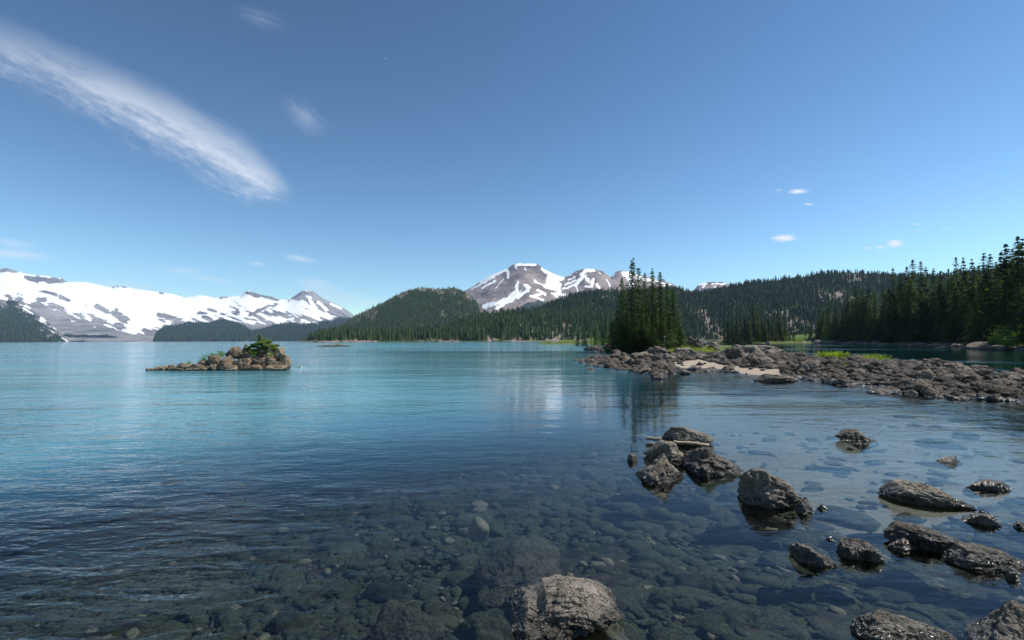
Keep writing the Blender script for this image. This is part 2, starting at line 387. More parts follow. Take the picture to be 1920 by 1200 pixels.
lm = terrain_range('mountain', LM, const(2900), const(6200), -420, 760, 1.25, 230, .045, 900, 3, mt_lm, cov_lm,
              'snow-covered glacier massif with grey rock ribs left across the lake', 1.25, .5)
# --- dark forested slope entering at the far left
LS = [(-420, 480), (-200, 520), (0, 551), (20, 558), (45, 568), (62, 580), (80, 596), (100, 612), (118, 628), (128, 640)]
def cov_ls(px, py, V, t):
    nz = fbm(v3(px / 18, py / 8), 5, 13); d = py - poly_interp(LS, px)
    ns = fbm(v3((px + py * 1.2) / 20, (py - px * .6) / 4), 5, 18)
    s = .42 - d / 60 + 1.5 * ns; f = .1 + d / 42 + .8 * nz
    return np.clip(np.stack([s, f, .1 + 0 * f], -1), 0, 1)
mt_ls = terrain_mat('forest_slope_surface', (.10, .10, .10), (.22, .21, .20), (.010, .020, .018), (.026, .042, .030), (.2, .2, .18), .003, 30, .03)
ls = terrain_range('mountain_slope', LS, const(2300), const(3300), -420, 130, 1.5, 120, .03, 400, 23, mt_ls, cov_ls,
              'dark forested slope running down into the lake at far left', 1.1, .8)
# --- volcanic snow-streaked mountain in the middle
CM = [(760, 600), (850, 560), (870, 546), (885, 538), (900, 528), (920, 516), (940, 508), (950, 504), (960, 497), (968, 494), (985, 493.5), (1000, 494), (1008, 495), (1014, 499), (1020, 505), (1035, 512), (1050, 518.5), (1060, 519.5), (1070, 515),
      (1080, 508), (1092, 504.5), (1105, 503), (1118, 505), (1130, 509), (1138, 515), (1145, 520), (1150, 515), (1156, 509), (1163, 507), (1172, 508), (1180, 509.5), (1200, 515), (1220, 520), (1240, 526), (1262, 532),
      (1275, 541), (1290, 547), (1300, 545), (1310, 533), (1330, 528.5), (1355, 529), (1372, 535), (1400, 545), (1500, 560), (1600, 580)]
cm_snow = [(966, 496, 1004, 496, 2.6), (968, 497, 969, 504, 1.8), (950, 506, 902, 526, 3.6), (925, 520, 885, 542, 2.2), (951, 509, 952, 521, 2.4), (985, 503, 986, 506, 1.5), (930, 525, 905, 540, 1.6), (945, 522, 930, 540, 1.2),
           (971, 528, 968, 545, 2.6), (968, 545, 955, 556, 2.6), (975, 545, 970, 551, 2), (1018, 505, 1032, 513, 3.6), (1034, 514, 1054, 521, 5.5), (1032, 517, 1028, 533, 6.5), (1044, 523, 1036, 536, 8), (1030, 536, 1046, 541, 5),
           (1003, 527, 1022, 536, 2), (1020, 535, 1050, 546, 3), (1050, 532, 1046, 552, 3.5), (1040, 552, 1060, 552, 3), (985, 535, 990, 540, 4), (908, 575, 940, 566, 4.5), (940, 566, 975, 553, 5), (932, 578, 950, 566, 3), (950, 568, 990, 545, 3),
           (1009, 544, 1022, 551, 2.8), (996, 556, 1015, 552, 2.6), (1034, 550, 1048, 560, 1.5), (1003, 558, 1018, 562, 1.8), (1098, 507, 1113, 506, 3.4), (1098, 507, 1090, 517, 3.5), (1094, 516, 1080, 534, 3.5), (1080, 534, 1084, 545, 2.2), (1098, 518, 1104, 528, 3),
           (1112, 524, 1108, 537, 3.4), (1104, 538, 1096, 538, 2), (1120, 534, 1122, 539, 3.6), (1123, 512, 1125, 513, 1.2), (1066, 525, 1078, 520, 1.8), (1068, 516, 1086, 509, 1), (1138, 524, 1143, 536, 1.6), (1060, 534, 1080, 526, 2), (1056, 542, 1075, 534, 2),
           (1168, 511, 1176, 511, 2.4), (1170, 515, 1200, 520, 4.2), (1178, 520, 1184, 536, 5.5), (1195, 522, 1230, 527, 3.4), (1156, 514, 1150, 518, 1.6), (1235, 528, 1262, 536, 1.6), (1240, 534, 1256, 540, 1.5), (1310, 534, 1325, 532, 2.4), (1316, 540, 1322, 536, 1.8), (1335, 532, 1360, 532, 1.6), (1343, 537, 1336, 541, 1.2)]
def cov_cm(px, py, V, t):
    nz = fbm(v3(px / 16, py / 12), 5, 33)
    s = np.clip(strokes(px, py, cm_snow, 3.2, 15) * .9 + .42, .0, 1)
    f = .2 + (py - poly_interp([(760, 575), (870, 600), (960, 585), (990, 566), (1050, 560), (1090, 552), (1150, 545), (1230, 541), (1262, 534), (1290, 548), (1330, 540), (1380, 536), (1600, 560)], px)) / 12 + .8 * nz
    g = .5 + nz * .8
    return np.clip(np.stack([s, f, g], -1), 0, 1)
mt_cm = terrain_mat('volcano_surface', (.075, .068, .066), (.27, .225, .205), (.02, .034, .026), (.045, .062, .04), (.30, .245, .215), .0035, 34, .03)
terrain_range('mountain', CM, const(2600), const(4300), 740, 1700, 1.0, 200, .06, 420, 41, mt_cm, cov_cm,
              'brown volcanic mountain with flat summit, saddle and ragged snow patches', 1.2, .3)
# --- rounded forested hill
MH = [(560, 640), (600, 632), (630, 618), (655, 600), (665, 592), (680, 586), (700, 577), (720, 566), (740, 556), (760, 546), (780, 541), (800, 539.5), (830, 542), (850, 540), (865, 544), (880, 553), (895, 568), (908, 581), (930, 598), (960, 612), (1000, 625), (1060, 636)]
def cov_mh(px, py, V, t):
    nz = fbm(v3(px / 10, py / 9), 4, 53); d = py - poly_interp(MH, px)
    f = .9 + .9 * nz - .8 * sstep(14, 0, d) - .45 * np.exp(-((px - 690) / 34) ** 2) * sstep(40, 0, d)
    return np.clip(np.stack([.30 * sstep(12, 0, d) + .3 * nz, f, .4 + nz], -1), 0, 1)
mt_h = terrain_mat('hill_surface', (.08, .07, .06), (.28, .245, .20), (.022, .034, .02), (.065, .10, .035), (.09, .12, .04), .012, 6, .12)
mh = terrain_range('hill', MH, const(1150), const(1700), 560, 1080, 1.5, 120, .03, 160, 61, mt_h, cov_mh, 'rounded conifer-covered hill behind the rocky shore', 1.0, .6)
# --- broad hill at right and behind the island
RH = [(960, 600), (1000, 585), (1040, 566), (1080, 553), (1120, 547), (1160, 545), (1200, 547), (1250, 543), (1270, 543), (1300, 549), (1320, 550), (1345, 545), (1370, 538), (1400, 531), (1450, 527), (1500, 521), (1520, 518), (1560, 512),
      (1600, 511), (1650, 514), (1700, 518), (1750, 519), (1800, 513), (1850, 508), (1920, 498), (2100, 480), (2400, 470)]
def cov_rh(px, py, V, t):
    nz = fbm(v3(px / 14, py / 9), 4, 73)
    sc = 1.3 * sstep(.3, .9, strokes(px, py, [(1590, 518, 1615, 520, 14), (1540, 555, 1600, 560, 12), (1320, 600, 1345, 632, 20), (1490, 615, 1530, 630, 22), (1290, 632, 1360, 634, 9), (1215, 590, 1230, 600, 16), (1160, 552, 1130, 560, 9), (1440, 592, 1480, 588, 8)], 5, 3) + .5)
    f = 1.0 + .8 * nz - .5 * sc
    return np.clip(np.stack([0 * f, f, .3 + .9 * nz], -1), 0, 1)
rh = terrain_range('hill', RH, const(640), const(1150), 960, 2350, 2.0, 120, .03, 130, 81, mt_h, cov_rh, 'broad forested hill rising behind the channel at right', 1.0, .8)
# --- nearer rocky wooded shore in the middle
CL = [(560, 641), (576, 639.5), (590, 634), (620, 627), (650, 624), (700, 628), (760, 626), (830, 622), (850, 616), (870, 606), (900, 597), (950, 590), (1000, 586), (1050, 587), (1100, 586), (1160, 588), (1230, 590), (1290, 615), (1340, 639)]
cl_rock = [(585, 635, 700, 634, 8), (650, 628, 760, 630, 8), (760, 632, 860, 637, 5), (990, 605, 1000, 630, 22), (1030, 612, 1080, 625, 22), (1020, 590, 1060, 592, 7), (885, 600, 930, 600, 6), (890, 632, 990, 637, 6), (1090, 600, 1120, 590, 8), (1010, 636, 1110, 637, 7)]
def cov_cl(px, py, V, t):
    nz = fbm(v3(px / 9, py / 6), 4, 93)
    rk = sstep(-.2, .5, strokes(px, py, cl_rock, 5, 4))
    f = .85 + .8 * nz - .95 * rk
    return np.clip(np.stack([0 * f, f, .25 + .9 * nz], -1), 0, 1)
mt_cl = terrain_mat('rocky_shore_surface', (.07, .06, .052), (.36, .30, .25), (.022, .034, .014), (.075, .11, .03), (.10, .13, .04), .10, 3.0, .35)
cl = terrain_range('shore', CL, lambda x: poly_interp([(560, 520), (700, 560), (1340, 620)], x), const(860), 562, 1342, 1.5, 120, .05, 60, 101, mt_cl, cov_cl, 'low rocky shore with scree and conifers across the lake', .9, .8, foot=-1.0)

# ------------------------------------------------------------------ the lake bed, spit and islet ground as one sheet
def inside(poly, X, Y):
    c = np.zeros(np.shape(X), bool); n = len(poly)
    for i in range(n):
        x1, y1 = poly[i]; x2, y2 = poly[(i + 1) % n]
        k = ((y1 > Y) != (y2 > Y)) & (X < (x2 - x1) * (Y - y1) / (y2 - y1 + 1e-12) + x1)
        c ^= k
    return c
def sdist(poly, X, Y):
    d = np.full(np.shape(X), 1e9); n = len(poly)
    for i in range(n):
        x1, y1 = poly[i]; x2, y2 = poly[(i + 1) % n]; dx, dy = x2 - x1, y2 - y1
        u = np.clip(((X - x1) * dx + (Y - y1) * dy) / (dx * dx + dy * dy + 1e-12), 0, 1)
        d = np.minimum(d, np.hypot(X - x1 - u * dx, Y - y1 - u * dy))
    return np.where(inside(poly, X, Y), d, -d)
def world_poly(pts): return [tuple(gp(x, y)[:2]) for x, y in pts]
spit = world_poly([(1095, 652), (1110, 657), (1150, 660), (1188, 661), (1182, 670), (1130, 670), (1090, 675), (1112, 682), (1143, 690), (1185, 695), (1215, 699), (1236, 704), (1252, 700), (1246, 694), (1262, 689.5), (1330, 690), (1362, 693), (1400, 700),
                   (1425, 702), (1450, 704), (1490, 705), (1520, 711), (1560, 716), (1600, 722), (1640, 722), (1680, 732), (1730, 738), (1790, 746), (1850, 747), (1940, 752), (2150, 775), (2500, 800),
                   (2500, 770), (2150, 735), (1960, 716), (1890, 705), (1830, 698), (1780, 691), (1720, 685), (1660, 682), (1600, 678), (1540, 671), (1490, 668), (1450, 662), (1430, 656), (1412, 651.5), (1395, 648.5), (1360, 647.5), (1340, 647), (1322, 646.8), (1306, 645), (1290, 643.8), (1200, 643.2),
                   (1150, 643.5), (1150, 649)])
strip = world_poly([(1003, 644.2), (1030, 642.6), (1075, 642.6), (1110, 641), (1180, 640.6), (1240, 641), (1240, 645), (1150, 646.5), (1140, 645.6), (1100, 645.4), (1060, 645.6), (1020, 646)])
sandp = world_poly([(1250, 700), (1256, 691), (1264, 685), (1310, 682), (1340, 686), (1390, 692), (1430, 696.5), (1470, 700), (1470, 706), (1450, 706), (1400, 702), (1330, 692), (1262, 691)])
midp = world_poly([(1345, 641.6), (1352, 640.2), (1500, 640.0), (1540, 641), (1530, 643.6), (1440, 643.8), (1390, 643.4), (1356, 642.8)])
shoal = world_poly([(1225, 730), (1300, 712), (1500, 725), (1920, 775), (2200, 800), (2200, 880), (1920, 862), (1820, 895), (1700, 945), (1600, 950), (1530, 925), (1470, 868), (1390, 846), (1300, 800)])
isle = world_poly([(280, 693), (300, 691), (340, 688.5), (385, 686), (430, 685), (480, 683.5), (520, 683.5), (539, 685), (536, 688), (500, 689.5), (440, 691), (380, 693), (300, 695)])
far_islet = world_poly([(590, 650), (600, 649.2), (650, 648.5), (662, 648.9), (655, 649.9), (610, 650.8)])
bankx = [(1490, 643), (1520, 643.2), (1560, 643.6), (1600, 644.6), (1650, 646), (1700, 647.5), (1760, 649), (1800, 650), (1840, 653), (1880, 656), (1920, 657.5), (2100, 664), (2500, 680)]
bank_front = [tuple(gp(x, y)[:2]) for x, y in bankx]
bank = bank_front + [(900, 330), (120, 330)]
def smoothmax(a, b, k): h = np.clip(.5 + .5 * (a - b) / k, 0, 1); return b + (a - b) * h + k * h * (1 - h)
def ground_z(X, Y, detail=True):
    X = np.asarray(X, float); Y = np.asarray(Y, float)
    bed = -(.30 + .050 * np.clip(Y - 3, 0, 30) + .085 * np.clip(-X + 1.5, 0, 14) + .02 * np.clip(Y - 14, 0, 200))
    bed = bed + .10 * np.exp(-(((X - 5.8) / 3.2) ** 2 + ((Y - 8.2) / 3) ** 2)) - .15 * np.exp(-(((X - 1.6) / 1.4) ** 2 + ((Y - 8) / 2) ** 2))
    near = 1.0 * sstep(1.9, -2.0, Y) ; bed = bed * (1 - near) + near * .5
    bed = np.maximum(bed, -6)
    z = bed
    if detail: z = z + .09 * fbm(v3(X * 1.1, Y * 1.1), 4, 5)
    def mound(poly, up, down, mx, off=0):
        d = sdist(poly, X, Y)
        return np.where(d > 0, np.minimum(d * up, mx), d * down)
    m1 = mound(spit, .030, .16, .85); d1 = sdist(spit, X, Y)
    narrow = sstep(45, 30, Y)                       # the near, narrow part of the spit crests more steeply
    m1 = np.where(d1 > 0, np.minimum(d1 * (.030 + .06 * narrow), .85 - .35 * narrow), m1)
    z = np.maximum(z, m1 + (.10 * fbm(v3(X * .5, Y * .5), 4, 6) if detail else 0) * (d1 > -1))
    z = np.maximum(z, mound(strip, .05, .1, .7)); z = np.maximum(z, mound(midp, .08, .1, 1.2))
    di = sdist(isle, X, Y)
    prof = np.interp(X / Y, [(272 - 960) / 960, (390 - 960) / 960, (425 - 960) / 960, (470 - 960) / 960, (520 - 960) / 960, (543 - 960) / 960], [-.06, .0, .25, .5, .45, .1])
    z = np.maximum(z, np.where(di > 0, np.minimum(di * .5, 1) * prof, di * .35))
    z = np.maximum(z, mound(far_islet, .15, .1, .35))
    db = sdist(bank, X, Y)
    z = np.maximum(z, np.where(db > 0, .25 * np.minimum(db, 3) + .10 * np.clip(db - 3, 0, 200), db * .12))
    return z
xs = np.arange(-600, 2620, 4.0); Yr_ = np.concatenate([[-6, -3, 0], np.geomspace(1.0, 420, 430)])
sl_ = (xs - 960) / 960
GX = np.where(Yr_[:, None] > 1, sl_ * Yr_[:, None], sl_ * 1.0 * (1 + 3 * (1 - Yr_[:, None]) / 3)); GY = Yr_[:, None] + 0 * GX
GZ = ground_z(GX, GY)
far = np.geomspace(450, 9500, 14)
FX = sl_ * far[:, None]; FY = far[:, None] + 0 * FX; FZ = np.where(FX / FY > .5, np.minimum(30, .0 * FX), -8.0) * 0 - 8.0
GX = np.concatenate([GX, FX]); GY = np.concatenate([GY, FY]); GZ = np.concatenate([GZ, FZ])
GV = np.stack([GX, GY, GZ], -1).reshape(-1, 3)
def in_cov(poly, soft): return np.clip(.5 + sdist(poly, GV[:, 0], GV[:, 1]) / soft, 0, 1)
nzg = fbm(v3(GV[:, 0] * .4, GV[:, 1] * .4), 4, 44)
sand = in_cov(sandp, 1.2)
sand = np.maximum(sand, np.clip(.5 + (sdist(shoal, GV[:, 0], GV[:, 1]) + 1.2 * fbm(v3(GV[:, 0] * .6, GV[:, 1] * .25), 4, 45)) / 1.5, 0, 1))
dsp = sdist(spit, GV[:, 0], GV[:, 1])
gr = sstep(48, 64, GV[:, 1]) * (dsp > 2.5) * sstep(-.25, .25, nzg + .2)
gr = np.maximum(gr, (in_cov(strip, 2) > .6) * 1.0); gr = np.maximum(gr, (in_cov(midp, 2) > .7) * .9)
db_ = sdist(bank, GV[:, 0], GV[:, 1]); gr = np.maximum(gr, .5 * sstep(2.0, 5.0, db_))
gcov = np.clip(np.stack([sand, gr, .5 + nzg], -1), 0, 1)
def ground_mat():
    m, t, b, out = mat('lake_ground')
    pos = t.add('ShaderNodeNewGeometry').outputs['Position']; c = attr(t, 'cover')
    n1 = t.noise(pos, 2.2, 8, .7); n2 = t.noise(pos, 14, 5, .65)
    vo = t.add('ShaderNodeTexVoronoi'); vo.inputs['Scale'].default_value = 9; t.l.new(pos, vo.inputs['Vector'])
    base = t.mix(t.ramp(n1, .35, .65), (.025, .024, .016, 1), (.13, .115, .08, 1))
    base = t.mix(.5, base, t.mix(1.0, base, vo.outputs['Color'], 'MULTIPLY'))
    sandc = t.mix(n2, (.27, .22, .165, 1), (.42, .35, .27, 1))
    grass = t.mix(t.ramp(n2, .35, .65), (.035, .05, .015, 1), (.15, .19, .04, 1))
    col = t.mix(t.ramp(t.m('ADD', c[0], t.m('MULTIPLY', t.m('SUBTRACT', n1, .5), .8)), .35, .6), base, sandc)
    col = t.mix(t.ramp(t.m('ADD', c[1], t.m('MULTIPLY', t.m('SUBTRACT', n1, .5), .8)), .45, .6), col, grass)
    t.l.new(col, b.inputs['Base Color']); b.inputs['Roughness'].default_value = .9; b.inputs['Specular IOR Level'].default_value = .15
    h = t.m('ADD', n1, t.m('MULTIPLY', vo.outputs[0], .5))
    t.l.new(bump(t, h, .8, .04), b.inputs['Normal']); return m
g_o = obj('ground', np_mesh('ground', GV, grid_faces(len(GX), len(xs)), True, {'cover': gcov}), ground_mat())
tag(g_o, 'lake bed with the gravel spit, sandy cove and low banks', kind='structure')

# ------------------------------------------------------------------ water
xs = np.arange(-600, 2620, 10.0)
Yw = np.concatenate([[-5.5, -2, 0.2], np.geomspace(1.0, 7000, 330)])
WX = np.where(Yw[:, None] > 1, ((xs - 960) / 960) * Yw[:, None], ((xs - 960) / 960) * 1.0 * (1 + 1.2 * (1 - Yw[:, None])))
WY = Yw[:, None] + 0 * WX; WV = np.stack([WX, WY, 0 * WX], -1).reshape(-1, 3)
wx, wy = proj(WV); wx = np.where(WV[:, 1] < .5, 960, wx); wy = np.where(WV[:, 1] < .5, 2000, wy)
nzw = fbm(v3(WV[:, 0] * .12, WV[:, 1] * .12), 4, 77)
yb = poly_interp([(-600, 1000), (0, 940), (300, 900), (600, 862), (800, 838), (950, 815), (1080, 790), (1180, 760), (1230, 700), (1300, 640), (2600, 600)], wx)
turb = sstep(75, -75, wy - yb + 35 * nzw)
chan = sstep(1240, 1330, wx) * (1 - sstep(0, 6, wy - poly_interp([(1300, 646), (1420, 655), (1500, 672), (1700, 686), (1920, 712), (2600, 790)], wx)))
turb = np.maximum(turb, chan)
# body colour of the suspended glacial flour: turquoise, deeper teal where it gets deep near the shallows, dark green painted in the channel for the reflected forest
far_c = np.array([.15, .41, .51]); mid_c = np.array([.115, .34, .39]); deep_c = np.array([.006, .060, .105]); chan_c = np.array([.002, .032, .030])  # far and mid tones also raised to make up for weak sky reflection
f1 = sstep(660, 720, wy)[:, None]; f2 = sstep(-190, 10, wy - yb)[:, None]
f2 = np.maximum(f2, .55 * sstep(420, 0, wx)[:, None] * sstep(690, 800, wy)[:, None])
bc = far_c * (1 - f1) + mid_c * f1; bc = bc * (1 - f2) + deep_c * f2
ch = (chan * sstep(1340, 1400, wx))[:, None]; bc = bc * (1 - ch) + chan_c * ch
# how ruffled the surface is: breezier at the left, calmer to the right and in the channel
ruf = np.clip(sstep(900, 150, wx) * .85 + .09 + .16 * sstep(1300, 1500, wx) + .08 * nzw + .1 * sstep(1100, 900, wx), 0, 1)
ruf = np.maximum(ruf, sstep(664, 650, wy) * .9)
bandv = sum(np.exp(-((wy - y_ - (wx - 1400) * k_ - 1.5 * nzw) / w_) ** 2) * sstep(xa - 60, xa, wx) * sstep(xb + 80, xb, wx) for y_, k_, w_, xa, xb in [(647, .004, 1.0, 1400, 1700), (653.5, .006, 1.1, 1430, 1760), (661, .016, 1.0, 1470, 1640), (668, .022, 1.6, 1600, 1960), (678, .03, 2.2, 1740, 2000)])
ruf = np.where(chan > .5, .06 + .7 * np.clip(bandv, 0, 1), ruf)
aux = np.stack([turb, ruf, np.clip((-ground_z(WV[:, 0], WV[:, 1], False) - .3) / 1.5, 0, 1)], -1)
def water_mat():
    m = bpy.data.materials.new('lake_water'); m.use_nodes = True; t = NT(m.node_tree); t.n.clear()
    out = t.add('ShaderNodeOutputMaterial'); pos = t.add('ShaderNodeNewGeometry').outputs['Position']
    a = attr(t, 'aux'); body = t.add('ShaderNodeAttribute', attribute_name='body').outputs['Color']
    r1 = t.noise(t.mapping(pos, rot=(0, 0, R(10)), scale=(.8, 1.7, 1)), 5.0, 3, .55, .3)
    r2 = t.noise(t.mapping(pos, rot=(0, 0, R(-8)), scale=(.7, 1.6, 1)), 1.7, 3, .55, .4)
    r3 = t.noise(t.mapping(pos, rot=(0, 0, R(20)), scale=(1.0, 1.3, 1)), 17, 2, .5)
    r4 = t.noise(t.mapping(pos, rot=(0, 0, R(5)), scale=(.6, 1.4, 1)), .50, 3, .55, .3)
    r5 = t.noise(t.mapping(pos, rot=(0, 0, R(3)), scale=(.35, 1.1, 1)), .13, 2, .5, .2)
    patch = t.ramp(t.noise(t.mapping(pos, rot=(0, 0, R(4)), scale=(.25, 1.6, 1)), .045, 4, .6), .42, .62)
    hgt = t.m('ADD', t.m('ADD', t.m('MULTIPLY', r1, .022), t.m('MULTIPLY', r2, .075)), t.m('ADD', t.m('MULTIPLY', r3, .0035), t.m('ADD', t.m('MULTIPLY', r4, .13), t.m('MULTIPLY', r5, .16))))
    hgt = t.m('MULTIPLY', hgt, t.m('MULTIPLY', t.m('ADD', .05, t.m('MULTIPLY', a[1], 1.35)), t.m('ADD', .7, t.m('MULTIPLY', patch, .7))))
    nrm = bump(t, hgt, 1.0, .55)
    fr = t.add('ShaderNodeFresnel'); fr.inputs[0].default_value = 1.333; t.l.new(nrm, fr.inputs['Normal'])
    gl = t.add('ShaderNodeBsdfGlossy'); gl.inputs['Roughness'].default_value = .045; t.l.new(nrm, gl.inputs['Normal'])
    df = t.add('ShaderNodeBsdfDiffuse'); t.l.new(body, df.inputs[0])
    tr = t.add('ShaderNodeBsdfTransparent'); t.l.new(t.mix(a[2], (.58, .66, .68, 1), (.22, .34, .42, 1)), tr.inputs[0])
    m1 = t.add('ShaderNodeMixShader'); t.l.new(t.m('MULTIPLY', a[0], 1.0), m1.inputs[0]); t.l.new(tr.outputs[0], m1.inputs[1]); t.l.new(df.outputs[0], m1.inputs[2])
    m2 = t.add('ShaderNodeMixShader'); t.l.new(t.m('MINIMUM', fr.outputs[0], .92), m2.inputs[0]); t.l.new(m1.outputs[0], m2.inputs[1]); t.l.new(gl.outputs[0], m2.inputs[2])
    t.l.new(m2.outputs[0], out.inputs[0]); return m
w_o = obj('water', np_mesh('water', WV, grid_faces(len(Yw), len(xs)), True, {'aux': np.clip(aux, 0, 1), 'body': bc}), water_mat())
tag(w_o, 'clear lake shallows turning turquoise towards the far shore', kind='structure')

# ------------------------------------------------------------------ rocks
rng = np.random.default_rng(7)
_ico = {}
def ico(level):
    if level not in _ico:
        bm = bmesh.new(); bmesh.ops.create_icosphere(bm, subdivisions=level, radius=1)
        V = np.array([v.co[:] for v in bm.verts]); F = np.array([[v.index for v in f.verts] for f in bm.faces]); bm.free()
        _ico[level] = (V / np.linalg.norm(V, axis=1)[:, None], F)
    return _ico[level]
def rock_shape(seed, level=4, prof=None, npl=13, rough=.10, elong=(1, 1, 1), yaw=0.0, grain=(1, 1, 1), taper=.25, apex=(0, 0), sharp=14, fine=1.0):
    """a boulder: a convex block cut by random planes, worn by noise; fills the box -1..1"""
    r = np.random.default_rng(seed); D, F = ico(level)
    n = r.normal(size=(npl, 3)); n /= np.linalg.norm(n, axis=1)[:, None]; d = r.uniform(.62, 1.0, npl)
    n = np.concatenate([n, np.eye(3), -np.eye(3)]); d = np.concatenate([d, np.full(6, 1.12)])
    dt = D @ n.T; rr = d / np.maximum(dt, .06)
    rad = -np.log(np.exp(-sharp * np.minimum(rr, 3)).sum(1)) / sharp
    V = D * np.clip(rad, .2, 1.5)[:, None] * np.array(elong)
    c, s_ = math.cos(yaw), math.sin(yaw); G = V * np.array(grain)
    nn = D * (rough * 1.5 * fbm(G * 1.6 + seed, 3, seed) + rough * .9 * ridged(G * 3.1 + seed, 4, seed + 5) + rough * .45 * fine * ridged(G * 9 + seed, 3, seed + 9) )[:, None]
    V = V + nn * np.array([1, 1, .9])
    hz_ = np.clip((V[:, 2] + .1) / 1.0, 0, 1)[:, None]
    if prof:
        xn = (V[:, 0] * c - V[:, 1] * s_); xn = xn / np.abs(xn).max(); V[:, 2] = np.where(V[:, 2] > -.3, (V[:, 2] + .3) * np.interp(xn, [p_[0] for p_ in prof], [p_[1] for p_ in prof]) - .3, V[:, 2])
    V[:, :2] = V[:, :2] * (1 - taper * hz_) + np.array(apex) * hz_
    V = np.stack([V[:, 0] * c - V[:, 1] * s_, V[:, 0] * s_ + V[:, 1] * c, V[:, 2]], -1)
    lo, hi = V.min(0), V.max(0); V = (V - (lo + hi) / 2) / ((hi - lo) / 2)
    return V, F
def rock_obj(name, V, F, mt, loc, half, label, cat='rock', group=None):
    me = np_mesh(name, V * np.array(half), F, True)
    return tag(obj(name, me, mt, loc=loc), label, cat, group)

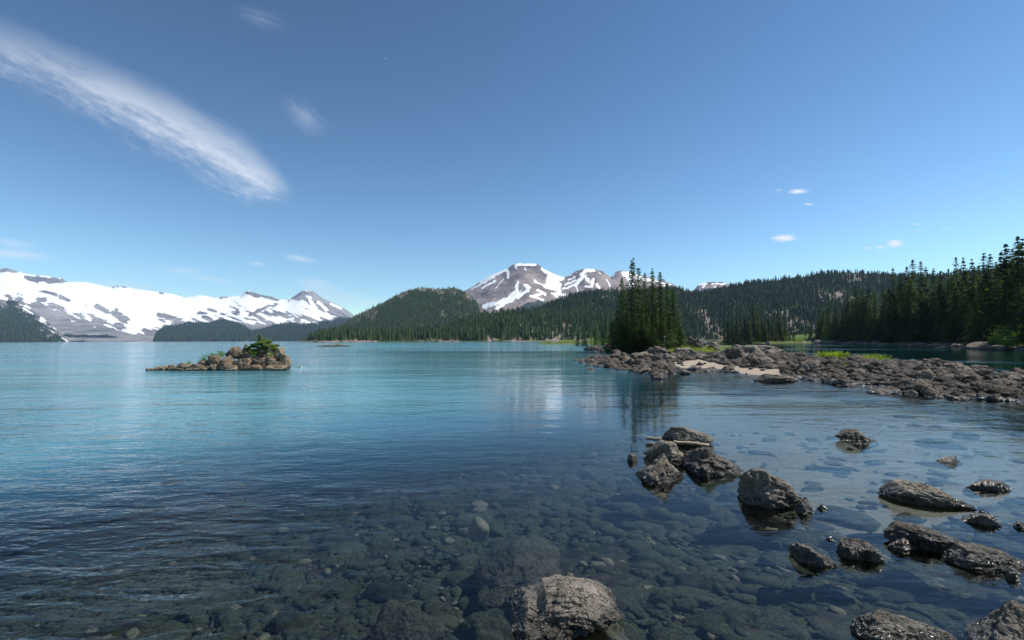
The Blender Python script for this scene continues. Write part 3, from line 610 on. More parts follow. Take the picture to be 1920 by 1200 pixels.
def water_rock(x0, x1, yt, yb, label, seed, level=5, D=None, **kw):
    """a rock standing in the lake: its sides, waterline and top are fitted to photo pixels"""
    xc = (x0 + x1) / 2; f = gp(xc, yb); Yf = f[1]; W = (x1 - x0) / FPX * Yf
    if D is None: D = .8 * W
    Yc = Yf + D / 2; W = (x1 - x0) / FPX * (Yf + D * .4)
    top = at(xc, yt, Yc + D * .1)[2]; top = max(top, .015)
    sub = max(.12, .6 * top); c = at(xc, yb, Yc)
    V, F = rock_shape(seed, level, **kw)
    hz = (top + sub) / 2
    return rock_obj('rock', V, F, M['rock_near'], (c[0], Yc, top - hz), (W / 2 * 1.04, D / 2, hz), label)
E1 = dict(elong=(1.7, .75, 1), yaw=R(-28), grain=(.5, 1.6, 1.4))
near = [
 (1245, 1332, 796, 838, 'rounded brown boulder at the back of the cluster, behind the pinned log', 11, 6, .85, dict(rough=.07, npl=16, taper=.35, apex=(-.1, 0))),
 (1213, 1290, 820, 874, 'sloping brown boulder with the log lying across it', 12, 6, .75, dict(rough=.11, grain=(.8, 1.3, 1.6), taper=.1, prof=[(-1, .4), (-.4, 1.0), (0, .95), (.5, .7), (1, .35)])),
 (1193, 1280, 845, 909, 'lumpy two-humped boulder at the front left of the cluster', 13, 6, .80, dict(rough=.16, npl=8, taper=.1, prof=[(-1, .4), (-.5, .7), (0, 1.1), (.35, .75), (1, .4)])),
 (1284, 1384, 836, 895, 'craggy dark boulder at the right of the cluster, below the log end', 14, 6, .85, dict(rough=.16, taper=.1, prof=[(-1, .5), (-.5, .9), (-.1, 1.05), (.2, .8), (.6, .65), (1, .3)])),
 (1383, 1492, 872, 956, 'tall dark pyramid-shaped boulder standing alone right of the cluster', 15, 6, .75, dict(rough=.15, npl=8, sharp=12, taper=.2, prof=[(-1, .45), (-.75, 1.1), (-.35, .95), (.1, .72), (.6, .62), (.85, .4), (1, .1)])),
 (1490, 1529, 930, 964, 'small jagged rock touching the right foot of the pyramid boulder', 16, 5, .22, dict(rough=.14)),
 (1528, 1558, 944, 956, 'tiny wet rock tip just right of the small jagged rock', 17, 4, .10, dict(rough=.16)),
 (1566, 1622, 800, 833, 'dark boulder alone in calm water with a low tail at its right', 18, 6, .60, dict(rough=.12, taper=.1, prof=[(-1, .6), (-.2, 1.1), (.3, .9), (1, .3)])),
 (1612, 1642, 817, 829, 'low rock tail at the right end of the lone dark boulder', 19, 4, .30, dict(rough=.12)),
 (1744, 1802, 853, 868, 'flat wet rock awash, farthest right in the calm water', 20, 5, .24, dict(rough=.12)),
 (1816, 1889, 898, 921, 'narrow wet rock sliver near the right edge, above the paired rocks', 21, 5, .20, dict(rough=.12, elong=(1.8, .7, 1), yaw=R(-12))),
 (1673, 1790, 904, 958, 'long dark slab rock pointing down to the right in mid water', 22, 6, .60, dict(rough=.12, taper=.1, prof=[(-1, .3), (-.6, 1.1), (0, .8), (.6, .65), (1, .4)], **E1)),
 (1808, 1861, 961, 988, 'low oval wet rock, larger of a pair near the right edge', 23, 5, .22, dict(rough=.10, elong=(1.4, .8, 1), yaw=R(-20))),
 (1834, 1859, 956, 972, 'small dark rock behind the low oval wet rock', 24, 4, .12, dict(rough=.12)),
 (1896, 1950, 977, 1000, 'dark rock cut off by the right edge beside the wet pair', 25, 5, .25, dict(rough=.10)),
 (1688, 1816, 988, 1052, 'long layered rock ridge, upper left length, slanting to the right', 26, 6, .52, dict(rough=.13, taper=.1, prof=[(-1, .6), (-.7, 1.1), (0, .8), (.5, .7), (1, .3)], **E1)),
 (1788, 1960, 1024, 1082, 'long layered rock ridge, lower length running out of the right edge', 27, 6, .42, dict(rough=.10, elong=(1.8, .7, 1), yaw=R(-16), grain=(.5, 1.7, 1.4))),
 (1666, 1722, 1006, 1032, 'ragged wet rock beside the upper end of the layered ridge', 28, 5, .20, dict(rough=.17)),
 (1492, 1558, 1017, 1064, 'black angular rock with glinting wet foot, left of its twin', 29, 6, .30, dict(rough=.12, npl=9)),
 (1576, 1638, 1007, 1056, 'black rounded rock with a glittering wet ledge, right of its twin', 30, 6, .30, dict(rough=.12)),
 (1543, 1568, 1002, 1013, 'tiny awash rock between the twin black rocks', 31, 4, .10, dict(rough=.16)),
 (1886, 1912, 1072, 1094, 'small glinting rock below the layered ridge at right', 32, 4, .10, dict(rough=.16)),
 (960, 1166, 1088, 1222, 'big pale craggy boulder at the bottom edge, centre', 33, 7, .72, dict(rough=.16, npl=9, grain=(.8, 1.4, 1.2), taper=.15, prof=[(-1, .35), (-.8, .6), (-.62, .5), (-.45, .9), (-.1, 1.05), (.2, .98), (.5, .8), (.8, .6), (1, .35)])),
 (1612, 1776, 1146, 1232, 'layered wet slab rock at the bottom edge, right of centre', 34, 6, .36, dict(rough=.09, **E1)),
 (1836, 2010, 1124, 1262, 'large black rock in the lower right corner', 35, 6, .50, dict(rough=.07, npl=8, taper=.5, apex=(-.3, .2))),
 (1630, 1692, 727, 739, 'low pale rock awash just off the front of the spit', 36, 4, .6, dict(rough=.12)),
 (1177, 1197, 850, 866, 'fist-sized rock left of the boulder cluster', 37, 4, .12, dict(rough=.13)),
 (1410, 1500, 700, 716, 'dark pointed rock in the water off the sandy cove', 38, 5, .9, dict(rough=.16)),
 (1288, 1308, 684, 693, 'dark oval rock sitting at the water edge of the sand', 39, 4, .4, dict(rough=.06)),
 (1273, 1294, 694, 702, 'low cluster of awash stone off the sandy cove', 40, 4, .4, dict(rough=.18)),
 (1322, 1348, 688, 696, 'flat wedge rock at the water edge of the cove', 41, 4, .4, dict(rough=.12)),
 (1354, 1378, 682, 695, 'dark knobbly rock on the sand at the cove', 42, 4, .5, dict(rough=.15)),
 (1220, 1244, 698, 711, 'craggy rock at the front tip of the left arm of the spit', 43, 5, .7, dict(rough=.17)),
 (1098, 1116, 688, 694, 'small brown rock awash off the left arm of the spit', 44, 4, .5, dict(rough=.12)),
 (1096, 1103, 683, 687, 'thin dark rock awash near the tip of the left arm', 45, 3, .3, dict(rough=.12)),
]
for x0, x1, yt, yb_, lab, sd_, lv, D, kw in near: water_rock(x0, x1, yt, yb_, lab, sd_, lv, D, **kw)

def box_rock(x0, x1, yt, yb, Y, D, mt, label, seed, level=4, bury=.35, cat='rock', group=None, name='rock', **kw):
    """a rock seen in a box of pixels with its middle at distance Y; bury sets how far it goes down out of sight"""
    a = at(x0, yb, Y); b = at(x1, yt, Y); hb = b[2] - a[2]; bot = a[2] - bury * hb
    V, F = rock_shape(seed, level, **kw)
    return rock_obj(name, V, F, mt, ((a[0] + b[0]) / 2, Y + D * .0, (bot + b[2]) / 2), ((b[0] - a[0]) / 2 * 1.06, D / 2, (b[2] - bot) / 2 * 1.02), label, cat, group)
# left islet: each block its own
YI = gp(430, 694.5)[1]
ir = M['rock_isle']; kb = dict(npl=6, rough=.13, sharp=50, taper=.15, fine=1.5)
isl = [
 (410, 447, 666, 694, -.2, 1.2, 'boxy tan boulder at the front of the tree islet', 101), (425, 452, 650, 668, .9, 1.0, 'pale peaked boulder perched left of the cairn', 102),
 (441, 476, 656, 673, .8, 1.1, 'cracked rock under the cairn on the tree islet', 103), (441, 477, 669, 694, .1, 1.2, 'broad brown rock face at the middle of the tree islet', 104),
 (471, 490, 665, 678, .5, .9, 'reddish block right of the rock face, below the tree', 105), (473, 491, 673, 692, .1, .8, 'smooth leaning slab at the waterline below the tree', 106),
 (487, 501, 670, 690, .1, .8, 'narrow dark block right of the leaning slab', 107), (499, 523, 651, 670, .7, 1.1, 'mossy upper block right of the tree', 108),
 (516, 534, 651, 672, .6, .9, 'tall corner block at the right top of the tree islet', 109), (526, 543, 662, 688, .3, .9, 'steep block at the right end of the tree islet', 110),
 (497, 521, 666, 684, .3, .9, 'grey block in the lower right wall of the tree islet', 111), (514, 534, 675, 690, .0, .8, 'flat-topped block low in the right wall of the islet', 112),
 (482, 501, 655, 670, .7, .9, 'pale small block at the foot of the islet tree', 113), (388, 418, 666, 686, .3, 1.0, 'reddish boulder left of the boxy tan boulder', 114),
 (374, 393, 676, 688, .2, .9, 'flat orange-brown rock below the green shrub', 115), (424, 444, 685, 696, -.6, .7, 'low pale slab at the waterline before the boxy boulder', 116),
 (497, 542, 684, 693, -.5, .7, 'long pale ledge at the waterline, right end of islet', 117), (452, 492, 684, 695, -.5, .6, 'wet ledge at the waterline in the middle of the islet', 118),
 (362, 390, 682, 694, -.2, .8, 'brown wet rock left of the flat orange-brown rock', 119), (345, 366, 682, 693, -.1, .8, 'dark rounded rock midway along the low tail', 120),
 (330, 350, 680, 693, .0, .9, 'humped brown rock, highest on the low tail', 121), (314, 334, 684, 694, .0, .7, 'brown rock left of the hump on the low tail', 122),
 (298, 318, 685, 694, .0, .7, 'flat brown rock near the left end of the tail', 123), (284, 302, 687, 695, .0, .6, 'low brown rock beside the end of the tail', 124),
 (275, 288, 690, 696, .0, .5, 'dark low rock at the very left end of the islet', 125), (396, 416, 683, 695, -.4, .8, 'dark undercut rock left of the boxy boulder', 126),
 (378, 402, 686, 696, -.3, .7, 'brown rock awash at the front of the tail', 127), (350, 380, 688, 696.5, -.4, .6, 'low dark rock at the front of the tail', 128), (318, 350, 689, 696.5, -.3, .6, 'long low rock at the front of the tail', 129),
 (460, 482, 660, 678, .5, .9, 'upright brown block right of the cairn rock', 130), (505, 520, 672, 688, .1, .7, 'small dark block between the wall blocks', 131),
]
for x0, x1, yt, yb_, dy, D, lab, s_ in isl:
    box_rock(x0, x1, yt, yb_, YI + dy + .3, D, ir, lab, s_, 5, group='blocks of the tree islet', **kb)
# stone cairn on the islet
a = at(460, 657, YI + .9); ck = empty('cairn', tuple(a)); tag(ck, 'small stack of three stones left of the islet tree', 'cairn')
for k, (wd, hh, z) in enumerate([(.17, .12, .0), (.13, .09, .19), (.10, .06, .33)]):
    V, F = rock_shape(140 + k, 3, npl=8, rough=.05); obj('stone', np_mesh('stone', V * np.array([wd, wd * .8, hh]), F), ir, ck, loc=(.02 * k, 0, z + .0))
# far low islet
YF = gp(625, 649.2)[1]
for k, (x0, x1, yt, yb_) in enumerate([(593, 602, 648.6, 650.2), (603, 612, 648.2, 650), (611, 622, 647.2, 649.6), (620, 631, 646.6, 649.4), (629, 640, 647, 649.2), (638, 650, 646.4, 649.2), (648, 656, 648, 649.2), (575, 580, 649.4, 650.4), (661, 667, 648.2, 649)]):
    box_rock(x0, x1, yt, yb_, YF, 4, ir, 'low brown rock of the small bare islet far out on the lake', 150 + k, 3, group='rocks of the far bare islet', **kb)
# marked boulders of the spit
rs = M['rock_spit']
sp_b = [
 (1359, 1425, 646, 678, 40, 4.0, 'huge domed boulder on the crest of the spit', 161), (1722, 1784, 674, 699, 32, 1.9, 'big dark rounded boulder on the far edge of the spit at right', 162),
 (1812, 1850, 684, 702, 30, 1.1, 'dark boulder standing in the channel behind the spit', 163), (1264, 1300, 651, 665, 52, 2.5, 'black flat-topped boulder left of the sandy cove', 164),
 (1104, 1132, 646, 658, 86, 4, 'black boulder at the far left tip of the spit', 165), (1096, 1110, 648, 657, 84, 3, 'small dark boulder beside the black one at the tip', 166), (1124, 1150, 644, 658, 88, 4, 'black hump of rock near the trees at the far tip', 167),
 (1286, 1303, 630, 648, 76, 3, 'pale-topped boulder pile beside the rightmost island tree', 168), (1300, 1314, 636, 650, 74, 3, 'boulder at the right foot of the boulder pile', 169),
 (1120, 1132, 667, 675, 46, 1.2, 'pointed rock on the left arm of the spit', 170), (1138, 1170, 664, 680, 44, 2.2, 'slanting slab rock on the left arm of the spit', 171),
 (1196, 1216, 664, 684, 42, 1.4, 'dark rounded boulder in the middle of the left arm', 172), (1330, 1350, 641, 652, 72, 2, 'dark boulder standing right of the person', 173),
 (1326, 1340, 646, 656, 68, 1.6, 'tan boulder at the feet of the person', 174), (1300, 1318, 655, 664, 56, 2, 'grey boulder before the person', 175),
 (1343, 1372, 656, 672, 46, 2, 'dark boulder leaning on the domed boulder from the left', 176), (1430, 1455, 661, 676, 38, 1.6, 'knobbly boulder right of the domed boulder', 177),
 (1450, 1500, 666, 684, 35, 2.2, 'broad low boulder on the crest of the spit', 178), (1428, 1490, 676, 700, 30, 2.0, 'dark craggy rock mass right of the sandy cove', 179), (1484, 1530, 684, 706, 28, 1.8, 'dark layered rock mass at the front of the spit', 180),
 (1672, 1700, 678, 690, 33, 1.2, 'pale angular rock behind the lime tuft on the crest', 181), (1790, 1870, 738, 750, 16.6, 1.0, 'long flat slab at the front edge of the spit at right', 182),
 (1438, 1446, 640, 647, 150, 3, 'dark rock out in the channel behind the spit', 183), (1425, 1433, 643.5, 647, 140, 3, 'low rock in the channel left of the dark one', 184),
]
for x0, x1, yt, yb_, Y, D, lab, s_ in sp_b: box_rock(x0, x1, yt, yb_, Y, D, rs, lab, s_, 5, bury=.6, rough=.17, npl=10, fine=1.4)

# templates for the crowded stones
def template_set(prefix, n, level, mt, seed, **kw):
    out = []
    for k in range(n):
        V, F = rock_shape(seed + k, level, **kw); me = np_mesh(prefix, V, F); me.materials.append(mt); out.append(me)
    return out
def merged(name, items, shapes, mt, label, smooth=True):
    """many small pieces nobody would count, as one mesh. items: (shape index, loc, half sizes, yaw)"""
    Vs, Fs, off = [], [], 0
    for k, loc, half, yaw in items:
        V, F = shapes[k]; c, s_ = math.cos(yaw), math.sin(yaw)
        P = V * np.array(half); P = np.stack([P[:, 0] * c - P[:, 1] * s_, P[:, 0] * s_ + P[:, 1] * c, P[:, 2]], -1) + np.array(loc)
        Vs.append(P); Fs.append(F + off); off += len(V)
    return obj(name, np_mesh(name, np.concatenate(Vs), np.concatenate(Fs), smooth), mt)
def sample_poly(poly, n, rng, Ymax=200):
    P = np.array(poly); out = []
    while len(out) < n:
        q = rng.uniform(P.min(0), np.minimum(P.max(0), [1e9, Ymax]), (4000, 2)); ok = inside(poly, q[:, 0], q[:, 1]); out += list(q[ok])
    return np.array(out[:n])
# spit rocks: equal share over the picture, so sample in log distance
cand = []
while len(cand) < 6000:
    q = rng.uniform([1040, math.log(13)], [2150, math.log(92)], (5000, 2)); Y = np.exp(q[:, 1]); X = (q[:, 0] - 960) / 960 * Y
    d = sdist(spit, X, Y); ds = sdist(sandp, X, Y)
    keep = (d > -.45 - .006 * Y) & ((ds < .1) | (rng.random(len(X)) < .05)) & ((Y < 56) | (d < 4.5) & (rng.random(len(X)) < .5))
    for x, y in zip(X[keep], Y[keep]): cand.append((x, y))
cand = np.array(cand[:6000])
size = np.exp(rng.normal(-2.12, .45, len(cand))) * np.interp(cand[:, 1], [14, 30, 60, 90], [.95, 1.3, 2.0, 2.6])
order = np.argsort(-size / cand[:, 1]); cz = ground_z(cand[:, 0], cand[:, 1])
tm = template_set('rock', 12, 5, rs, 300, rough=.21, npl=7, sharp=40, taper=.3, fine=1.8)
low = [rock_shape(400 + k, 2, rough=.16, npl=6, sharp=40, taper=.3) for k in range(8)]
smalls = []
first = None
n_ind = 0
for i in order:
    x, y = cand[i]; s = size[i]; half = (s * rng.uniform(.85, 1.5), s * rng.uniform(.7, 1.1), s * rng.uniform(.35, .8)); yaw = rng.uniform(0, 6.28); z = cz[i] + half[2] * .3
    if n_ind < 180:
        o = bpy.data.objects.new('rock', tm[n_ind % 12]); scn.collection.objects.link(o)
        o.location = (x, y, z); o.scale = half; o.rotation_euler = (rng.normal(0, .35), rng.normal(0, .35), yaw); n_ind += 1
        px_, _ = proj(np.array([x, y, z]))
        if px_ < 1262: lab, grp = 'jagged grey-brown rock heaped on the left arm of the spit, before the tall firs', 'rocks heaped on the left arm of the spit'
        elif px_ < 1500: lab, grp = 'jagged grey-brown rock heaped around the sandy cove and domed boulder', 'rocks heaped around the sandy cove'
        elif px_ < 1710: lab, grp = 'dark jagged rock packed in the narrow neck of the spit below the lime tufts', 'rocks packed in the neck of the spit'
        else: lab, grp = 'dark flat jagged rock packed in the right end of the spit', 'rocks packed at the right end of the spit'
        tag(o, lab, 'rock', grp)
    else: smalls.append((int(rng.integers(8)), (x, y, z), half, yaw))
tag(merged('rubble', smalls, low, rs, ''), 'smaller broken stones filling the gaps between the spit rocks', kind='stuff')

# right bank shore rocks
bk = []
for k in range(150):
    x = rng.uniform(1500, 1990); Yb = np.interp(x, [p[0] for p in bankx], [gp(p[0], p[1])[1] for p in bankx]); s = rng.uniform(.5, 1.3) * Yb / 160 * 1.3
    P = at(x, 640, Yb + rng.uniform(-.5, 3)); bk.append((x, P[0], P[1], s))
bk.sort(key=lambda b: -b[3] / b[2])
for k, (x, X, Y, s) in enumerate(bk[:36]):
    o = bpy.data.objects.new('rock', tm[k % 10]); scn.collection.objects.link(o); o.scale = (s * 1.4, s, s * .6); o.location = (X, Y, .1); o.rotation_euler = (0, 0, rng.uniform(0, 6))
    tag(o, 'dark stone lining the far bank under the dense firs', 'rock', 'stones lining the far bank')
tag(merged('bank_rubble', [(int(rng.integers(8)), (X, Y, .05), (s, s, s * .5), rng.uniform(0, 6)) for x, X, Y, s in bk[36:]], low, rs, ''), 'small broken stones along the far bank under the firs', kind='stuff')
for x0, x1, yt, yb_, lab, s_ in [(1818, 1862, 641, 655, 'large smooth grey boulder on the far bank', 190), (1858, 1892, 647, 656.5, 'low pale slab boulder right of the smooth one on the far bank', 191), (1805, 1818, 649, 653, 'small boulder left of the smooth one on the far bank', 192), (1764, 1770, 650.5, 653, 'pale stone in the channel before the far bank', 193)]:
    box_rock(x0, x1, yt, yb_, gp(x0, yb_)[1] + 1, 3, rs, lab, s_, 4, bury=.3, rough=.05, npl=10)

# lake bed stones: the sunken boulders that stand out, then the carpet
def bed_rock(x0, x1, yt, yb, top, mt, label, seed, level=5, thick=.5, **kw):
    """a sunken rock whose top lies at height top; seen straight through the surface"""
    a = gp((x0 + x1) / 2, yb, top - .05); b = gp((x0 + x1) / 2, yt, top); W = (x1 - x0) / FPX * (a[1] + b[1]) / 2; D = b[1] - a[1]
    V, F = rock_shape(seed, level, **kw)
    return rock_obj('rock', V, F, mt, ((a[0] + b[0]) / 2, (a[1] + b[1]) / 2, top - thick / 2), (W / 2, D / 2, thick / 2), label)
bed_rock(892, 1056, 978, 1092, -.12, M['rock_slab'], 'large flat brown slab under water, above the pale craggy boulder', 201, 6, .45, rough=.10, npl=8)
bed_rock(685, 835, 1098, 1198, -.20, M['rock_slab'], 'brown lobed boulder under water, left of the pale craggy boulder', 202, 6, .5, rough=.12, npl=8)
bed_rock(878, 918, 960, 980, -.10, M['rock_bed_pale'], 'small tan rock under water behind the brown slab', 203, 4, .3, rough=.1)
bed_rock(1100, 1190, 1120, 1215, -.14, M['rock_slab'], 'purplish rock under water touching the pale craggy boulder', 204, 5, .4, rough=.1)
bed_rock(1390, 1475, 950, 985, -.10, M['rock_bed_pale'], 'olive mossy ledge under water at the foot of the pyramid boulder', 205, 4, .3, rough=.1)
bed_rock(835, 960, 1110, 1190, -.30, M['rock_bed'], 'knobbly green boulder under water between the two brown ones', 206, 5, .5, rough=.16)
cand = []
while len(cand) < 34000:
    q = rng.uniform([-150, math.log(2.2)], [2080, math.log(15)], (4000, 2)); Y = np.exp(q[:, 1]); X = (q[:, 0] - 960) / 960 * Y
    z = ground_z(X, Y, False); keep = (z < -.02) & ((sdist(shoal, X, Y) < -.1) | (rng.random(len(X)) < .05))
    cand += list(zip(X[keep], Y[keep], z[keep]))
cand = np.array(cand[:34000])
size = np.exp(rng.normal(-3.82, .70, len(cand))) * np.interp(cand[:, 1], [2, 5, 10, 15], [.75, 1.0, 1.8, 2.6])
size = np.minimum(size, np.interp(cand[:, 1], [2, 15], [.13, .42]))
tb = template_set('rock', 8, 4, M['rock_bed'], 500, rough=.18, npl=6, sharp=30, fine=1.8); tp = template_set('rock', 4, 3, M['rock_bed_pale'], 520, rough=.06, npl=9)
lowb = [rock_shape(540 + k, 2, rough=.14, npl=6, sharp=30) for k in range(8)]; lowc = [rock_shape(560 + k, 1, rough=.16, npl=6, sharp=30) for k in range(8)]
order = np.argsort(-size / cand[:, 1]); smalls, pales = [], []; n_ind = 0
for i in order:
    x, y, z = cand[i]; s = size[i]; right = 1 if x > .15 * y else 0
    el = rng.uniform(1.3, 2.1) if right else rng.uniform(.9, 1.5); yaw = R(-32) + rng.normal(0, .45) if right else rng.uniform(0, 6.28)
    half = (s * el, s * .9, min(s * rng.uniform(.35, .7), .2)); zz = min(z + half[2] * .35, -.05 - half[2])
    if n_ind < 240:
        o = bpy.data.objects.new('sunken_stone', tb[n_ind % 8]); scn.collection.objects.link(o); n_ind += 1
        o.location = (x, y, zz); o.scale = half; o.rotation_euler = (0, 0, yaw)
        px_, py_ = proj(np.array([x, y, zz]))
        if px_ < 520: lab, grp = 'dark green sunken stone on the deeper lake bed at lower left', 'sunken stones of the lower left'
        elif px_ < 960: lab, grp = 'dark green sunken stone on the lake bed around the brown lobed boulder', 'sunken stones left of the pale boulder'
        elif px_ < 1400: lab, grp = 'slanting dark sunken stone on the lake bed right of the pale craggy boulder', 'sunken stones right of the pale boulder'
        else: lab, grp = 'long slanting sunken stone on the lake bed among the black wet rocks', 'sunken stones among the wet rocks'
        tag(o, lab, 'sunken stone', grp)
    elif rng.random() < .07: pales.append((int(rng.integers(8)), (x, y, min(z + half[2] * .9, -.03 - half[2])), tuple(h * .7 for h in half), yaw))
    else: smalls.append((int(rng.integers(8)), (x, y, zz), half, yaw))
tag(merged('cobbles', smalls[9000:], lowc, M['rock_bed'], ''), 'smallest dark gravel stones between the cobbles of the lake bed', kind='stuff')
tag(merged('cobbles', smalls[:9000], lowb, M['rock_bed'], ''), 'carpet of small dark green cobbles on the lake bed', kind='stuff')
tag(merged('pale_cobbles', pales, lowb, M['rock_bed_pale'], ''), 'scattered small tan cobbles added for the flecks of caustic light on the lake bed', kind='stuff')  # pale stones added in place of the sun's caustic pattern

# ------------------------------------------------------------------ conifers
def tube(pts, rad, n=6):
    pts = np.array(pts, float); V = []; F = []
    for i, p in enumerate(pts):
        d = pts[min(i + 1, len(pts) - 1)] - pts[max(i - 1, 0)]; d /= np.linalg.norm(d) + 1e-9
        a = np.cross(d, [0, .3, 1] if abs(d[2]) < .9 else [1, 0, 0]); a /= np.linalg.norm(a); b = np.cross(d, a)
        for k in range(n):
            th = 2 * math.pi * k / n; V.append(p + rad[i] * (math.cos(th) * a + math.sin(th) * b))
    for i in range(len(pts) - 1):
        for k in range(n): F.append([i * n + k, i * n + (k + 1) % n, (i + 1) * n + (k + 1) % n, (i + 1) * n + k])
    return np.array(V), np.array(F)
def join(parts):
    Vs, Fs, off = [], [], 0
    for V, F in parts: Vs.append(V); Fs.append(F + off); off += len(V)
    return np.concatenate(Vs), np.concatenate(Fs)
def sprays(C, Dv, ln, wd, r, tilt=.5):
    """one small leaf-shaped quad of needles per row: centre, direction, length, width"""
    n = len(C); Dv = Dv / (np.linalg.norm(Dv, axis=1)[:, None] + 1e-9)
    up = np.array([0, 0, 1.0]) + r.normal(0, tilt, (n, 3)); S = np.cross(Dv, up); S /= np.linalg.norm(S, axis=1)[:, None] + 1e-9
    ln = ln[:, None]; wd = wd[:, None]
    V = np.stack([C - Dv * ln * .5, C + S * wd * .5 + Dv * ln * .05, C + Dv * ln * .5, C - S * wd * .5 + Dv * ln * .05], 1).reshape(-1, 3)
    return V, np.arange(4 * n).reshape(n, 4)
def conifer(seed, h=12.0, r0=1.7, nwh=46, bare=.04, nseg=9, spire=1.0, fork=False, patchy=.35, nbr=7, leaf=.34):
    r = np.random.default_rng(seed); C, Dv, L = [], [], []; twigs = []
    tops = [(0, 0, 1.0)] + ([(r.uniform(.25, .4), r.uniform(-.2, .2), .97)] if fork else [])
    gap = r.uniform(0, 6.28)
    for wv in range(nwh):
        u = bare + (1 - bare) * (wv + r.uniform(0, .8)) / nwh; z = u * h
        env = r0 * ((1 - u) ** (.85 * spire)) * (.62 + .38 * min(1, (u - bare) * 7)) + .34 * min(1, (1 - u) * 9 + .15)
        ox, oy = (tops[1][0] * max(0, u - .8) * 5, tops[1][1]) if fork and wv % 2 and u > .8 else (0, 0)
        for b in range(nbr):
            az = 2 * math.pi * (b + r.uniform(0, .9)) / nbr + wv * 2.4
            ln = env * r.uniform(.55, 1.2) * (1 - patchy * .5 * (1 + math.sin(az * 2 + gap + u * 9)) * r.uniform(.2, 1))
            droop = r.uniform(.10, .45) * (1 - u * .8)
            ns = max(4, int(nseg * (.35 + .65 * ln / r0)))
            s = (np.arange(ns) + r.uniform(.2, .9, ns)) / ns
            rr = s * ln; side = r.normal(0, .13, ns) * (ln * .8) * (1.1 - .6 * s)
            x = ox + np.cos(az) * rr - np.sin(az) * side; y = oy + np.sin(az) * rr + np.cos(az) * side
            zz = z - droop * rr - .12 * rr * rr / max(ln, .2) + r.normal(0, .045, ns) * (1 + ln)
            C.append(np.stack([x, y, zz], -1))
            aa = az + r.normal(0, .75, ns); Dv.append(np.stack([np.cos(aa), np.sin(aa), -droop + r.normal(0, .22, ns)], -1))
            L.append(leaf * r.uniform(.7, 1.4, ns) * (.55 + .45 * (1 - u)))
            if ln > .7 and b % 2 == 0: twigs.append(tube([(ox, oy, z), (ox + np.cos(az) * ln * .75, oy + np.sin(az) * ln * .75, z - droop * ln * .75)], [.022, .008], 3))
    C = np.concatenate(C); Dv = np.concatenate(Dv); L = np.concatenate(L)
    crown = sprays(C, Dv, L, L * r.uniform(.40, .7, len(L)), r)
    tr = [tube([(0, 0, -.4), (.02, .01, h * .3), (-.02, .02, h * .7), (0, 0, h * 1.0)], [h * .015, h * .011, h * .004, .008], 7)] + twigs
    if fork: tr.append(tube([(0, 0, h * .78), (tops[1][0] * .9, tops[1][1], h * .86), (tops[1][0], tops[1][1], h * .965)], [.05, .04, .01], 5))
    return crown, join(tr)
def tree_mesh(seed, leafm, **kw):
    (cv, cf), (tv, tf) = conifer(seed, **kw)
    cm = np_mesh('crown', cv, cf, False); cm.materials.append(leafm); tm_ = np_mesh('trunk', tv, tf, True); tm_.materials.append(M['bark'])
    return cm, tm_
def tree(meshes, P, h, rs_, yaw, label, group=None, name='fir_tree', h0=12.0, cat='tree'):
    t = empty(name, tuple(P), yaw, (rs_ * h / h0, rs_ * h / h0, h / h0)); tag(t, label, cat, group)
    o = bpy.data.objects.new('crown', meshes[0]); scn.collection.objects.link(o); o.parent = t
    o = bpy.data.objects.new('trunk', meshes[1]); scn.collection.objects.link(o); o.parent = t
    return t
TM = [tree_mesh(900 + k, M['needles'], r0=2.3, nwh=54, spire=.95, leaf=.44, nseg=10) for k in range(4)]
TF = tree_mesh(920, M['needles'], r0=2.5, nwh=54, spire=1.25, fork=True, patchy=.6, leaf=.44, nseg=10)
TD = [tree_mesh(930 + k, M['needles_dark'], r0=2.3, nwh=40, nseg=9, leaf=.52, spire=.95, patchy=.5) for k in range(5)]
TY = [tree_mesh(950 + k, M['needles_young'], r0=2.6, nwh=26, nseg=7, leaf=.5, spire=.9) for k in range(3)]
def px_tree(ms, x, yt, Y, label, group=None, wide=1.0, zb=None, **kw):
    X, _, zt = at(x, yt, Y); zb = float(ground_z(X, Y)) if zb is None else zb
    return tree(ms, (X, Y, zb - .1), zt - zb + .1, wide, rng.uniform(0, 6), label, group, **kw)
for x, yt, Y, k, wd, lab in [
    (1166, 521, 74, 0, 1.0, 'slim fir with thin twin top at the left of the tall fir clump'), (1184.5, 484, 70, 'f', 1.05, 'tallest fir of the island clump, forked top with bare gaps'),
    (1197, 502, 72, 1, .95, 'second spire, tight against the right of the tallest fir'), (1209, 511, 76, 2, .9, 'thin pointed fir between the tallest fir and the dense middle spire'),
    (1223, 504, 73, 3, .85, 'dense narrow middle spire of the tall fir clump'), (1237.5, 510, 71, 0, 1.0, 'broad-skirted fir with a thin tip, third high top from the right'),
    (1251, 530, 74, 1, .95, 'fir of middle height near the right of the tall clump'), (1262, 543, 70, 2, 1.2, 'rightmost fir of the tall clump, standing alone over the shrubs')]:
    px_tree(TF if k == 'f' else TM[k], x, yt, Y, lab, 'tall firs on the spit island', wd)
